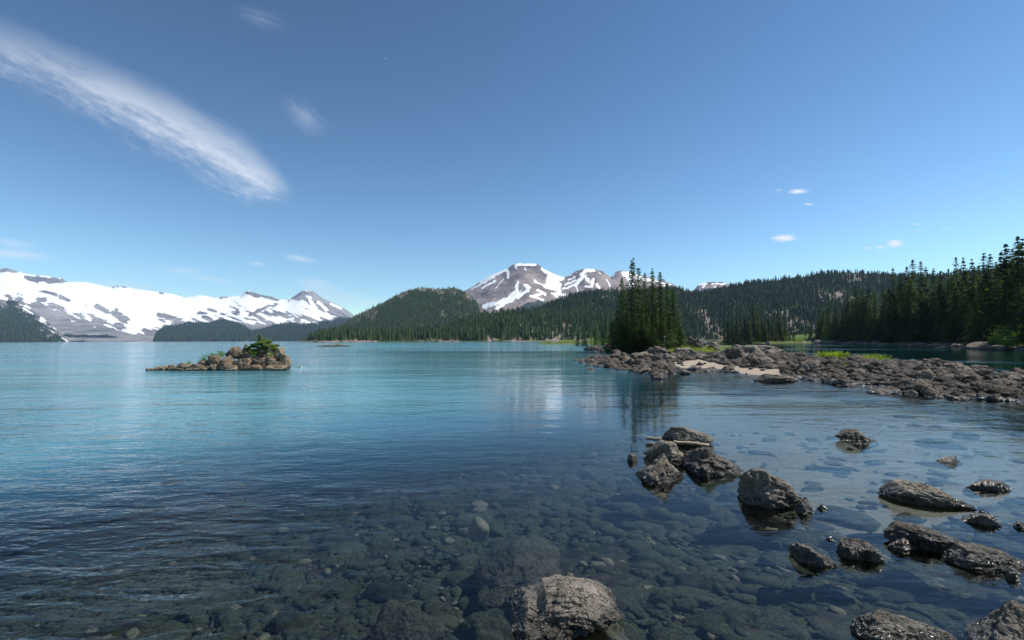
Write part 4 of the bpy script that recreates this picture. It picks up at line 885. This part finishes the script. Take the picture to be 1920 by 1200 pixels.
for x, yt, Y, k, wd in [(1157, 580, 70, 0, 1.2), (1174, 566, 76, 1, .9), (1203, 570, 66, 2, 1.0), (1213, 592, 64, 3, 1.4), (1230, 574, 67, 0, 1.0), (1244, 582, 66, 1, 1.2), (1256, 596, 66, 2, 1.6), (1272, 590, 72, 3, 1.3),
                        (1148, 603, 72, 0, 2.4), (1164, 606, 66, 1, 2.8), (1188, 596, 64, 2, 2.3), (1240, 600, 64, 3, 2.6), (1222, 610, 62, 0, 2.8), (1277, 612, 70, 1, 2.2), (1204, 606, 63, 1, 2.6), (1176, 586, 66, 2, 1.9)]:
    px_tree(TM[k], x, yt, Y, 'low bushy fir filling the skirt of the tall clump on the spit', 'low firs under the tall clump', wd)
for x, yt, Y, k, wd, lab in [(1097, 600, 150, 0, .8, 'thin dark fir left of the lime-green young firs'), (1083, 628, 160, 0, 2, 'low bush-like fir at the left end of the grassy strip')]:
    px_tree(TM[k], x, yt, Y, lab, None, wd)
for x, yt, Y, k, wd, lab in [(1092, 626, 150, 0, 1.6, 'leftmost low lime-green young fir'), (1109, 616, 140, 1, 1.1, 'peaked lime-green young fir, second from left'), (1123, 620, 138, 2, 1.1, 'rounded lime-green young fir in the middle of the young ones'),
                             (1138, 612, 136, 0, .9, 'lime-green young fir before the darker slim one'), (1149, 608, 130, 1, .9, 'lime-green young fir touching the tall dark clump')]:
    px_tree(TY[k], x, yt, Y, lab, 'lime-green young firs on the strip', wd, name='young_fir')
for x, yt, Y, k, wd in [(1116, 596, 165, 0, .8), (1136, 592, 160, 1, .8), (1147, 590, 150, 2, .9), (1128, 604, 150, 3, .9)]:
    px_tree(TM[k], x, yt, Y, 'slim dark fir standing behind the lime-green young firs', 'slim firs behind the young ones', wd)
for x, yt, Y, k, wd in [(1358, 604, 240, 0, 1.3), (1365, 588, 236, 1, 1.1), (1373, 596, 240, 2, 1.2), (1381, 582, 235, 3, 1.0), (1389, 594, 242, 4, 1.2), (1396, 588, 236, 0, 1.2), (1404, 590, 245, 1, 1.1), (1413, 566, 236, 2, 1.0), (1420, 573, 240, 3, .9),
                        (1428, 587, 236, 4, 1.1), (1434, 598, 232, 0, 1.2), (1441, 594, 236, 1, 1.2), (1448, 598, 240, 2, 1.1), (1459, 582, 236, 3, .9), (1464, 594, 234, 4, 1.1), (1472, 606, 240, 0, 1.2), (1479, 610, 236, 1, 1.2), (1488, 612, 240, 2, 1.1), (1455, 614, 228, 3, 1.6), (1436, 618, 228, 4, 1.8), (1468, 622, 226, 1, 2.0), (1404, 606, 230, 2, 1.5), (1382, 606, 230, 3, 1.5)]:
    px_tree(TD[k], x, yt, Y, 'dark fir in the small grove across the channel, left of the forested bank', 'firs of the small grove across the channel', wd)
# forested right bank: tops follow the skyline of the photo
sky_r = [(1500, 612), (1520, 596), (1537, 568), (1552, 552), (1575, 560), (1590, 545), (1610, 536), (1630, 533), (1645, 545), (1662, 532), (1674, 503), (1690, 514), (1706, 492), (1718, 512), (1727, 490), (1745, 510), (1752, 500), (1775, 512), (1792, 482), (1806, 486), (1822, 486), (1845, 474), (1858, 478), (1876, 474), (1886, 455), (1896, 470), (1908, 443), (1920, 452), (1950, 440), (1990, 420), (2060, 400)]
heroes = [(1537, 573), (1553, 554), (1568, 566), (1590, 543), (1604, 534), (1617, 540), (1629, 533), (1640, 542), (1656, 536), (1674, 503), (1689, 512), (1700, 500), (1711, 487), (1726, 490), (1735, 500), (1750, 502), (1764, 508), (1778, 504), (1792, 482), (1806, 484), (1822, 486), (1834, 498), (1844, 473), (1856, 475), (1868, 490), (1876, 472), (1886, 456), (1898, 466), (1908, 443), (1917, 448), (1932, 436), (1520, 598), (1510, 608)]
nbk = 0
for x, yt in heroes:
    Yb = float(np.interp(x, [p[0] for p in bankx], [gp(p[0], p[1])[1] for p in bankx])); Y = Yb * 1.12 + 6 + rng.uniform(0, 8)
    px_tree(TD[int(rng.integers(5))], x, yt, Y, 'tall dark fir whose tip breaks the skyline of the right bank', 'skyline firs of the right bank', rng.uniform(.75, 1.0)); nbk += 1
for k in range(150):
    x = rng.uniform(1500, 2020) if k % 3 else rng.uniform(1505, 1720)
    Yb = float(np.interp(x, [p[0] for p in bankx], [gp(p[0], p[1])[1] for p in bankx])); u = rng.random(); Y = Yb + 1.5 + u * 22
    top = np.interp(x, [p[0] for p in sky_r], [p[1] for p in sky_r]); base = proj(np.array(at(x, 640, Yb)))[1] if False else 646
    yt = top + 12 + (1 - u) * (base - top) * rng.uniform(.25, .75) + rng.uniform(0, 12)
    px_tree(TD[int(rng.integers(5))], x, yt, Y, 'dark fir packed in the dense forest of the right bank', 'firs of the right bank', rng.uniform(1.0, 1.7)); nbk += 1
# bright shrubs along that bank
def shrub_mesh(seed, leafm, n=420, leaf=.16, up=.5):
    r = np.random.default_rng(seed); k = r.integers(5, 9); cs = r.normal(0, .45, (k, 3)); cs[:, 2] = np.abs(cs[:, 2]) * .6 + .25
    C = cs[r.integers(k, size=n)] + r.normal(0, .24, (n, 3)); C[:, 2] = np.abs(C[:, 2]); D = r.normal(0, 1, (n, 3)); D[:, 2] = np.abs(D[:, 2]) * up * 2
    L = leaf * r.uniform(.7, 1.5, n); V, F = sprays(C, D, L, L * .45, r, .8)
    me = np_mesh('leaves', V, F, False); me.materials.append(leafm)
    st = join([tube([(0, 0, -.1), tuple(c * .5), tuple(c)], [.03, .02, .008], 4) for c in cs]); sm = np_mesh('stem', st[0], st[1]); sm.materials.append(M['bark'])
    return me, sm
def shrub(ms, P, s, label, group=None, name='shrub', cat='shrub', hz=None):
    t = empty(name, tuple(P), rng.uniform(0, 6), (s, s, hz or s)); tag(t, label, cat, group)
    o = bpy.data.objects.new('leaves', ms[0]); scn.collection.objects.link(o); o.parent = t
    o = bpy.data.objects.new('stem', ms[1]); scn.collection.objects.link(o); o.parent = t
    return t
SB = [shrub_mesh(960 + k, M['needles_dark'] if k == 0 else M['leaf_green'], 2600, .065) for k in range(3)]
SG = [shrub_mesh(970 + k, M['leaf_green']) for k in range(3)]; SL = [shrub_mesh(980 + k, M['leaf_lime']) for k in range(3)]
def tuft_mesh(seed, leafm, n=150, h=.5, sp=.35):
    r = np.random.default_rng(seed); b = r.normal(0, sp * .5, (n, 3)); b[:, 2] = 0; d = r.normal(0, .38, (n, 3)); d[:, 2] = 1; hh = h * r.uniform(.4, 1.1, n)
    C = b + d * (hh * .5)[:, None]; V, F = sprays(C, d, hh, hh * .10, r, 1.5); me = np_mesh('blades', V, F, False); me.materials.append(leafm); return me
for x, y, Y, s in [(1555, 640, 225, 2.2), (1580, 640, 215, 1.6), (1617, 640, 205, 1.5), (1550, 634, 228, 3.0), (1718, 642, 145, 1.6), (1766, 636, 138, 2.8), (1775, 628, 140, 2.4), (1700, 644, 150, 1.5), (1862, 646, 92, 1.2), (1840, 641, 100, 1.0), (1735, 641, 142, 1.5), (1915, 645, 86, 1.2), (1500, 638, 235, 2.2)]:
    X = at(x, 640, Y)[0]; shrub(SB[1 + int(rng.integers(2))], (X, Y, max(float(ground_z(X, Y)), at(x, y, Y)[2] - s * .5)), s, 'light green shrub at the foot of the dense firs on the right bank', 'light shrubs along the right bank')
X, Y_, z_ = at(1888, 652, 84); shrub(SB[1], (X, 84, z_ - .2), 3.4, 'big rounded green bush on the right bank at the edge of the view')
X = at(1895, 640, 86)[0]; shrub(SB[0], (X, 86, 1.2), 3.0, 'green bush behind the big rounded one on the right bank')

# forest masses of the far hills: nobody could count them
def cone_tree(r):
    V, F, off = [], [], 0
    for z0, z1, rd in [(.02, .50, .17), (.28, .75, .13), (.55, 1.0, .085)]:
        n = 5; th = r.uniform(0, 6) + np.arange(n) * 2 * math.pi / n; rr = rd * r.uniform(.7, 1.25, n)
        V += [[math.cos(t) * q, math.sin(t) * q, z0 + r.uniform(-.02, .04)] for t, q in zip(th, rr)] + [[r.normal(0, .008), 0, z1]]
        F += [[off + k, off + (k + 1) % n, off + n] for k in range(n)]; off += n + 1
    return np.array(V), np.array(F)
cones = [cone_tree(np.random.default_rng(60 + k)) for k in range(7)]
def forest(name, rg, n, hmin, hmax, label, keep=None, tmax=1.0, lo=.25, floor=.32):
    nr, nc, _ = rg.P.shape; pos = []
    while len(pos) < n:
        i = rng.uniform(0, (nr - 1.001) * tmax, 4000); j = rng.uniform(0, nc - 1.001, 4000); a, b = i.astype(int), j.astype(int); u, v = (i - a)[:, None], (j - b)[:, None]
        P = rg.P[a, b] * (1 - u) * (1 - v) + rg.P[a + 1, b] * u * (1 - v) + rg.P[a, b + 1] * (1 - u) * v + rg.P[a + 1, b + 1] * u * v
        f = rg.cov[a, b, 1]; ok = (rng.random(4000) < np.clip((f - lo) * 2.2, floor, 1)) & (P[:, 2] > 1.5)
        pos += list(P[ok])
    pos = np.array(pos[:n]); Vs, Fs, off = [], [], 0; hh = rng.uniform(hmin, hmax, n) * np.exp(rng.normal(0, .18, n)); kk = rng.integers(len(cones), size=n); wd = rng.uniform(.75, 1.3, n)
    for k, (Vc, Fc) in enumerate(cones):
        m_ = kk == k; P = pos[m_]; sc = np.stack([hh[m_] * wd[m_], hh[m_] * wd[m_], hh[m_]], -1)
        V = Vc[None] * sc[:, None] + P[:, None]; Vs.append(V.reshape(-1, 3)); Fs.append((Fc[None] + (np.arange(len(P)) * len(Vc))[:, None, None] + off).reshape(-1, 3)); off += V.shape[0] * V.shape[1]
    o = obj(name, np_mesh(name, np.concatenate(Vs), np.concatenate(Fs), False), M['far_tree']); tag(o, label, kind='stuff')
forest('forest', cl, 7500, 7, 13, 'conifers covering the low rocky shore across the lake')
forest('forest', rh, 26000, 7, 11.5, 'conifer forest covering the broad hill behind the channel')
forest('forest', mh, 15000, 5.5, 8.5, 'conifer forest covering the rounded hill')

forest('forest', lm, 9000, 16, 26, 'distant forest on the lower slopes of the glacier massif', tmax=.7, lo=.62, floor=0)
forest('forest', ls, 6000, 14, 22, 'distant forest on the dark slope at far left', lo=.6, floor=0)
# ------------------------------------------------------------------ small plants, driftwood, post, person
# the low spreading tree on the islet
def islet_tree():
    r = np.random.default_rng(5); X, _, zb = at(492, 662, YI + 1.0); t = empty('dwarf_tree', (X, YI + 1.0, zb)); tag(t, 'low wind-shaped evergreen with flat layered boughs on the tree islet', 'tree')
    k = (YI + 1.0) / FPX * .84; pads = [(-24, 16, 11, 3.5), (-34, 12, 8, 3), (-14, 21, 13, 4), (2, 14, 12, 4), (4, 25, 14, 4), (20, 19, 12, 4), (28, 13, 10, 3.5), (14, 27, 9, 4), (-4, 31, 9, 4), (-6, 36, 5, 4), (-16, 9, 9, 3), (16, 10, 10, 3), (-28, 6, 8, 3), (-5, 40, 2.4, 3), (30, 19, 6, 3), (-10, 4, 16, 5), (4, 3, 14, 5)]
    C, D, tw = [], [], []
    for x, z, rx, rz in pads:
        y = r.uniform(-10, 10); n = int(110 + rx * 48); a = r.uniform(0, 6.28, n); q = np.sqrt(r.uniform(0, 1, n))
        C.append(np.stack([(x + np.cos(a) * q * rx) * k, (y + np.sin(a) * q * rx) * k, (z - 3 + r.normal(0, .30, n) * rz + (1 - q) * rz * .8) * k], -1)); D.append(np.stack([np.cos(a) + r.normal(0, .4, n), np.sin(a) + r.normal(0, .4, n), r.normal(0, .25, n)], -1))
        tw.append(tube([(-.05, 0, .25), (x * k * .5, y * k * .5, (z - 8) * k * .8 + .15), (x * k, y * k, (z - 4) * k)], [.035, .022, .008], 5))
    C = np.concatenate(C); D = np.concatenate(D); L = .085 * r.uniform(.7, 1.5, len(C)); V, F = sprays(C, D, L, L * .5, r, .5)
    obj('crown', np_mesh('crown', V, F, False), M['needles_bonsai'], t)
    V, F = join(tw + [tube([(0, 0, -.3), (-.05, .02, .2), (.02, 0, .5), (-.06, 0, .9), (-.18, 0, 1.3)], [.08, .065, .05, .03, .01], 8)])
    obj('trunk', np_mesh('trunk', V, F), M['bark'], t)
islet_tree()
def place_shrub(ms, x, y, Y, s, lab, grp=None, **kw):
    X, _, z = at(x, y, Y); return shrub(ms, (X, Y, z), s, lab, grp, **kw)
place_shrub(SG[0], 379, 681, YI + .6, .42, 'grassy green shrub on the tail of the tree islet', hz=.50)
place_shrub(SG[1], 412, 669, YI + 1.1, .42, 'green shrub behind the boxy tan boulder of the islet', hz=.38)
place_shrub(SG[2], 398, 669, YI + 1.2, .26, 'small green shrub left of the one behind the boxy boulder')
place_shrub(SG[2], 354, 684, YI + .6, .22, 'thin pale tuft at the left of the islet tail')
place_shrub(SL[0], 507, 668, YI + .2, .18, 'yellow-green plant in a crack of the right wall of the islet')
place_shrub(SG[1], 476, 668, YI + .3, .14, 'little plant between blocks below the islet tree')
place_shrub(SG[0], 631, 648, YF, .8, 'tiny dark bush on the small bare far islet')
# leafy plants around the feet of the island firs
for k in range(62):
    x = rng.uniform(1150, 1335); Y = rng.uniform(52, 66); X = at(x, 650, Y)[0]
    if sdist(spit, X, Y) < 3: continue
    shrub(SL[k % 3], (X, Y, float(ground_z(X, Y))), rng.uniform(.45, .95), 'bright leafy low plant among stones before the tall firs', 'leafy plants before the tall firs', name='low_plant', cat='plant', hz=rng.uniform(.35, .6))
for k in range(26):
    x = rng.uniform(1012, 1150); Y = float(gp(x, 644.6)[1]) + rng.uniform(-3, 14); X = at(x, 644, Y)[0]
    shrub(SL[k % 3], (X, Y, float(ground_z(X, Y))), rng.uniform(1.0, 1.9), 'lime-green low bush on the flat grassy strip behind the left arm', 'low bushes on the grassy strip', name='low_bush', cat='bush', hz=rng.uniform(.7, 1.1))
for k in range(26):
    x = rng.uniform(1400, 1540); Y = float(gp(x, 643)[1]) + rng.uniform(3, 14); X = at(x, 643, Y)[0]
    shrub(SL[k % 3], (X, Y, float(ground_z(X, Y))), rng.uniform(.9, 1.8), 'lime-green low bush edging the small grove across the channel', 'low bushes edging the small grove', name='low_bush', cat='bush', hz=rng.uniform(.6, 1.0))
T3 = [tuft_mesh(990 + k, M['leaf_lime']) for k in range(4)]
for x, y, Y, s, hz, lab in [(1552, 672, 33, 1.3, .9, 'bright lime tuft on the crest of the spit, left part of the wide patch'), (1563, 672, 33, 1.4, .9, 'bright lime tuft in the middle of the wide patch on the crest'), (1574, 673, 33, 1.3, .8, 'bright lime tuft at the right of the wide patch on the crest'),
                            (1637, 680, 31, 1.3, 1.0, 'lime tuft on the crest before the pale angular rock, left of two'), (1648, 683, 30, 1.2, 1.0, 'lime tuft on the crest before the pale angular rock, right of two'), (1597, 676, 32, .9, .5, 'small lime tuft between the two big tuft patches'),
                            (1540, 680, 31, 1.0, .5, 'small low tuft on the rocks left below the wide lime patch'), (1588, 690, 27, .8, .5, 'small tuft down among the rocks below the wide lime patch'), (1660, 690, 27, .9, .4, 'low tuft in the rocks below the two lime tufts'), (1672, 692, 27, .8, .4, 'low tuft right of the low tuft in the rocks'),
                            (1690, 690, 29, .9, .4, 'yellowish tuft just left of the big dark rounded boulder'), (1512, 684, 30, .7, .4, 'sparse tuft right of the sandy cove rocks'), (1728, 690, 31, .5, .4, 'tiny tuft against the big dark rounded boulder')]:
    X, _, z = at(x, y, Y); o = bpy.data.objects.new('grass_tuft', T3[rng.integers(4)]); scn.collection.objects.link(o); o.location = (X, Y, z - .05); o.scale = (s * 1.25, s * 1.25, hz * 1.25); o.rotation_euler = (0, 0, rng.uniform(0, 6)); tag(o, lab, 'grass tuft', 'grass tufts on the spit')
def log(name, pts, rad, mt, label, n=9, seed=0):
    P = np.array(pts, float); m = 14; u = np.linspace(0, 1, m); Q = np.stack([np.interp(u, np.linspace(0, 1, len(P)), P[:, i]) for i in range(3)], -1)
    Q += .35 * np.mean(rad) * fbm(v3(u * 6, seed, 0), 3, seed)[:, None] * np.array([.3, .5, 1.0]); rr = np.interp(u, [0, 1], rad) * (1 + .18 * fbm(v3(u * 9, seed, 4), 3, seed))
    V, F = tube(Q, rr, n); V = np.concatenate([V, [Q[0], Q[-1]]]); k0, k1 = len(V) - 2, len(V) - 1
    F = np.concatenate([F, [[k0, (k + 1) % n, k, k] for k in range(n)], [[k1, (m - 1) * n + k, (m - 1) * n + (k + 1) % n, (m - 1) * n + (k + 1) % n] for k in range(n)]])
    bm = bmesh.new(); vs_ = [bm.verts.new(v) for v in V]
    for f in F:
        q = []; [q.append(i) for i in f if i not in q]
        try: bm.faces.new([vs_[i] for i in q])
        except ValueError: pass
    me = bpy.data.meshes.new(name); bm.to_mesh(me); bm.free(); me.polygons.foreach_set('use_smooth', [True] * len(me.polygons))
    return tag(obj(name, me, mt), label, 'driftwood')
Ya = gp(1260, 838)[1] + .25
a, b = at(1262, 828.5, Ya - .28), at(1329, 835, Ya - .42); log('driftwood', [a, (a + b) / 2 + np.array([0, 0, .012]), b], (.020, .024), M['wood_tan'], 'slim tan stick wedged between the boulders of the cluster', seed=2)
a, b = at(1211, 821, Ya + .15), at(1240, 824, Ya + .1); log('driftwood', [a, b], (.030, .034), M['wood_grey'], 'thick grey broken log end poking out left of the boulder cluster', seed=3)
a, b = at(1211, 832, Ya - .05), at(1226, 832, Ya - .1); log('driftwood', [a, b], (.022, .028), M['wood_grey'], 'short dark stub of wood below the grey log end', seed=4)
a, b = gp(546, 687.6, .0), gp(566, 687.9, .01); log('driftwood', [a, b], (.03, .055), M['wood_pale'], 'pale log afloat off the right end of the tree islet', seed=5)
a, b = at(1398, 648, 58), at(1442, 649.5, 62); log('driftwood', [a, b], (.07, .09), M['wood_grey'], 'long bleached log lying behind the domed boulder', seed=6)
a, b = at(1268, 659, 80) * 1, at(1276, 646.5, 80); a[0], b[0] = at(1069, 654, 88)[0], at(1074, 646, 88)[0]; a[1] = b[1] = 88; a[2], b[2] = -.1, .55
log('driftwood', [a, b], (.10, .05), M['wood_grey'], 'short snag standing up out of the water beyond the left arm', seed=7)
a = gp(1183, 842); b = at(1185, 833, a[1]); c_ = at(1196, 836, a[1]); log('twig', [a - [0, 0, .1], b], (.008, .005), M['bark'], 'upright dark twig sticking out of the water left of the boulders', 6, 8)
log('twig', [a + [.0, 0, .02], c_], (.005, .003), M['bark'], 'thin arching twig beside the upright one left of the boulders', 5, 9)
# marker post on the spit
X, _, zt = at(1246, 632, 58); gz = float(ground_z(X, 58)); p = empty('marker_post', (X, 58, gz)); tag(p, 'thin dark marker post with a small round head before the firs', 'post')
V, F = tube([(0, 0, -.3), (.01, 0, (zt - gz) * .5), (0, 0, zt - gz)], [.045, .04, .04], 8); obj('post', np_mesh('post', V, F), M['bark'], p)
V, F = tube([(0, -.05, zt - gz), (0, 0, zt - gz), (0, .04, zt - gz)], [.10, .12, .10], 14); V2 = np.concatenate([V, [[0, -.05, zt - gz], [0, .04, zt - gz]]]); n_ = 14
F = np.concatenate([F, [[len(V2) - 2, (k + 1) % n_, k, k] for k in range(n_)], [[len(V2) - 1, 2 * n_ + k, 2 * n_ + (k + 1) % n_, 2 * n_ + (k + 1) % n_] for k in range(n_)]])
bm = bmesh.new(); vv = [bm.verts.new(v) for v in V2]
for f in F: bm.faces.new([vv[i] for i in dict.fromkeys(f)])
me = bpy.data.meshes.new('disc'); bm.to_mesh(me); bm.free(); obj('disc', me, M['wood_grey'], p)

# the person standing among the rocks
M['skin'] = simple('skin', (.42, .27, .20), .6, .1); M['shirt'] = simple('white_shirt', (.72, .74, .74), .9, .05); M['shorts'] = simple('dark_shorts', (.05, .05, .06), .9, .1); M['hair'] = simple('dark_hair', (.03, .022, .018), .7, .2); M['shoe'] = simple('shoe', (.06, .05, .045), .8, .1)
def skinned(name, verts, edges, radii, mt, parent, sub=1):
    me = bpy.data.meshes.new(name); me.from_pydata(verts, edges, []); o = obj(name, me, mt, parent)
    md = o.modifiers.new('skin', 'SKIN'); md.use_smooth_shade = True
    for v, r_ in zip(me.skin_vertices[0].data, radii): v.radius = (r_, r_) if not isinstance(r_, tuple) else r_
    me.skin_vertices[0].data[0].use_root = True
    if sub: sm = o.modifiers.new('sub', 'SUBSURF'); sm.levels = sub; sm.render_levels = sub
    return o
def person():
    Y = 78.0; X = at(1321, 650, Y)[0]; zt = at(1321, 635.2, Y)[2]; z0 = zt - 1.74
    t = empty('person', (X, Y, z0), R(-20)); tag(t, 'person standing on the rocks in a white shirt and dark shorts', 'person')
    V = [(0, 0, .95), (0, .01, 1.15), (0, .01, 1.36), (0, 0, 1.47), (0, -.01, 1.54), (0, -.02, 1.63), (0, -.01, 1.71)]; Rr = [(.15, .11), (.135, .10), (.17, .11), .055, .055, (.078, .095), (.06, .075)]
    E = [(0, 1), (1, 2), (2, 3), (3, 4), (4, 5), (5, 6)]
    def chain(st, pts):
        k = st
        for p_, r_ in pts: V.append(p_); Rr.append(r_); E.append((k, len(V) - 1)); k = len(V) - 1
        return k
    for s in (-1, 1):
        k = chain(2, [((s * .17, 0, 1.40), .055), ((s * .24, .02, 1.14), .042), ((s * .23, -.10, .95), .034), ((s * .22, -.14, .88), (.035, .018))])
        for j, (dx, ln) in enumerate([(-.03, .06), (-.01, .075), (.01, .08), (.03, .065)]): chain(k, [((s * .22 + dx, -.17, .84), .0085), ((s * .22 + dx, -.18, .84 - ln * .6), .0075)])
        chain(k, [((s * .19, -.18, .87), .0095), ((s * .18, -.20, .85), .008)])
        chain(0, [((s * .10, 0, .86), .085), ((s * .12, -.02, .48), .058), ((s * .13, .01, .10), .04), ((s * .13, -.06, .04), (.042, .03)), ((s * .13, -.16, .03), (.04, .022))])
    skinned('body', V, E, Rr, M['skin'], t)
    hv = [(0, .01, 1.60), (0, .01, 1.70)]; skinned('hair', [(0, .03, 1.62), (0, .0, 1.72)], [(0, 1)], [(.082, .085), (.075, .088)], M['hair'], t)
    sv = [(0, .01, .98), (0, .01, 1.2), (0, .01, 1.38), (-.19, .005, 1.36), (.19, .005, 1.36), (-.235, .02, 1.20), (.235, .02, 1.20)]
    skinned('shirt', sv, [(0, 1), (1, 2), (2, 3), (2, 4), (3, 5), (4, 6)], [(.175, .135), (.165, .13), (.185, .13), .08, .08, .065, .065], M['shirt'], t)
    pv = [(0, 0, .95), (-.10, 0, .86), (.10, 0, .86), (-.118, -.01, .56), (.118, -.01, .56)]; skinned('shorts', pv, [(0, 1), (0, 2), (1, 3), (2, 4)], [(.17, .13), .105, .105, .085, .085], M['shorts'], t)
    for s in (-1, 1): skinned('shoe', [(s * .13, .03, .04), (s * .13, -.17, .035)], [(0, 1)], [(.05, .045), (.048, .035)], M['shoe'], t)
person()

# ------------------------------------------------------------------ the moon, far beyond the air
mo = at(722, 111.5, 30000.0); bm = bmesh.new(); rad_m = 110.0; arc = np.linspace(R(-25), R(115), 15)
fr_, bk_ = [], []
for yo, lst in ((0, fr_), (12, bk_)):
    for a in arc: lst.append(bm.verts.new((math.cos(a) * rad_m, yo, math.sin(a) * rad_m)))
    for a in arc[::-1][1:-1]: k = math.sin((a - arc[0]) / (arc[-1] - arc[0]) * math.pi); q = rad_m * (1 - .36 * k); lst.append(bm.verts.new((math.cos(a) * q, yo, math.sin(a) * q)))
bm.faces.new(fr_[::-1]); bm.faces.new(bk_)
for k in range(len(fr_)): bm.faces.new((fr_[k], fr_[(k + 1) % len(fr_)], bk_[(k + 1) % len(fr_)], bk_[k]))
bmesh.ops.recalc_face_normals(bm, faces=bm.faces); me = bpy.data.meshes.new('moon'); bm.to_mesh(me); bm.free()
tag(obj('moon', me, simple('moon_surface', (.8, .8, .8), 1, 0), loc=tuple(mo), rot=(0, 0, R(10))), 'thin faint crescent moon high in the blue sky', 'moon')

# ------------------------------------------------------------------ air
bm = bmesh.new(); bmesh.ops.create_cube(bm, size=1); me = bpy.data.meshes.new('haze'); bm.to_mesh(me); bm.free()
hm = bpy.data.materials.new('haze'); hm.use_nodes = True; t = NT(hm.node_tree); t.n.clear(); out = t.add('ShaderNodeOutputMaterial'); pv = t.add('ShaderNodeVolumePrincipled')
pv.inputs['Color'].default_value = (.42, .62, 1.0, 1); pv.inputs['Density'].default_value = 5.0e-5; t.l.new(pv.outputs[0], out.inputs['Volume'])
ho = obj('haze', me, hm, loc=(0, 4500, 490), scale=(26000, 11000, 1002)); tag(ho, 'thin blue air over the lake and mountains', kind='stuff')
ho.display_type = 'WIRE'
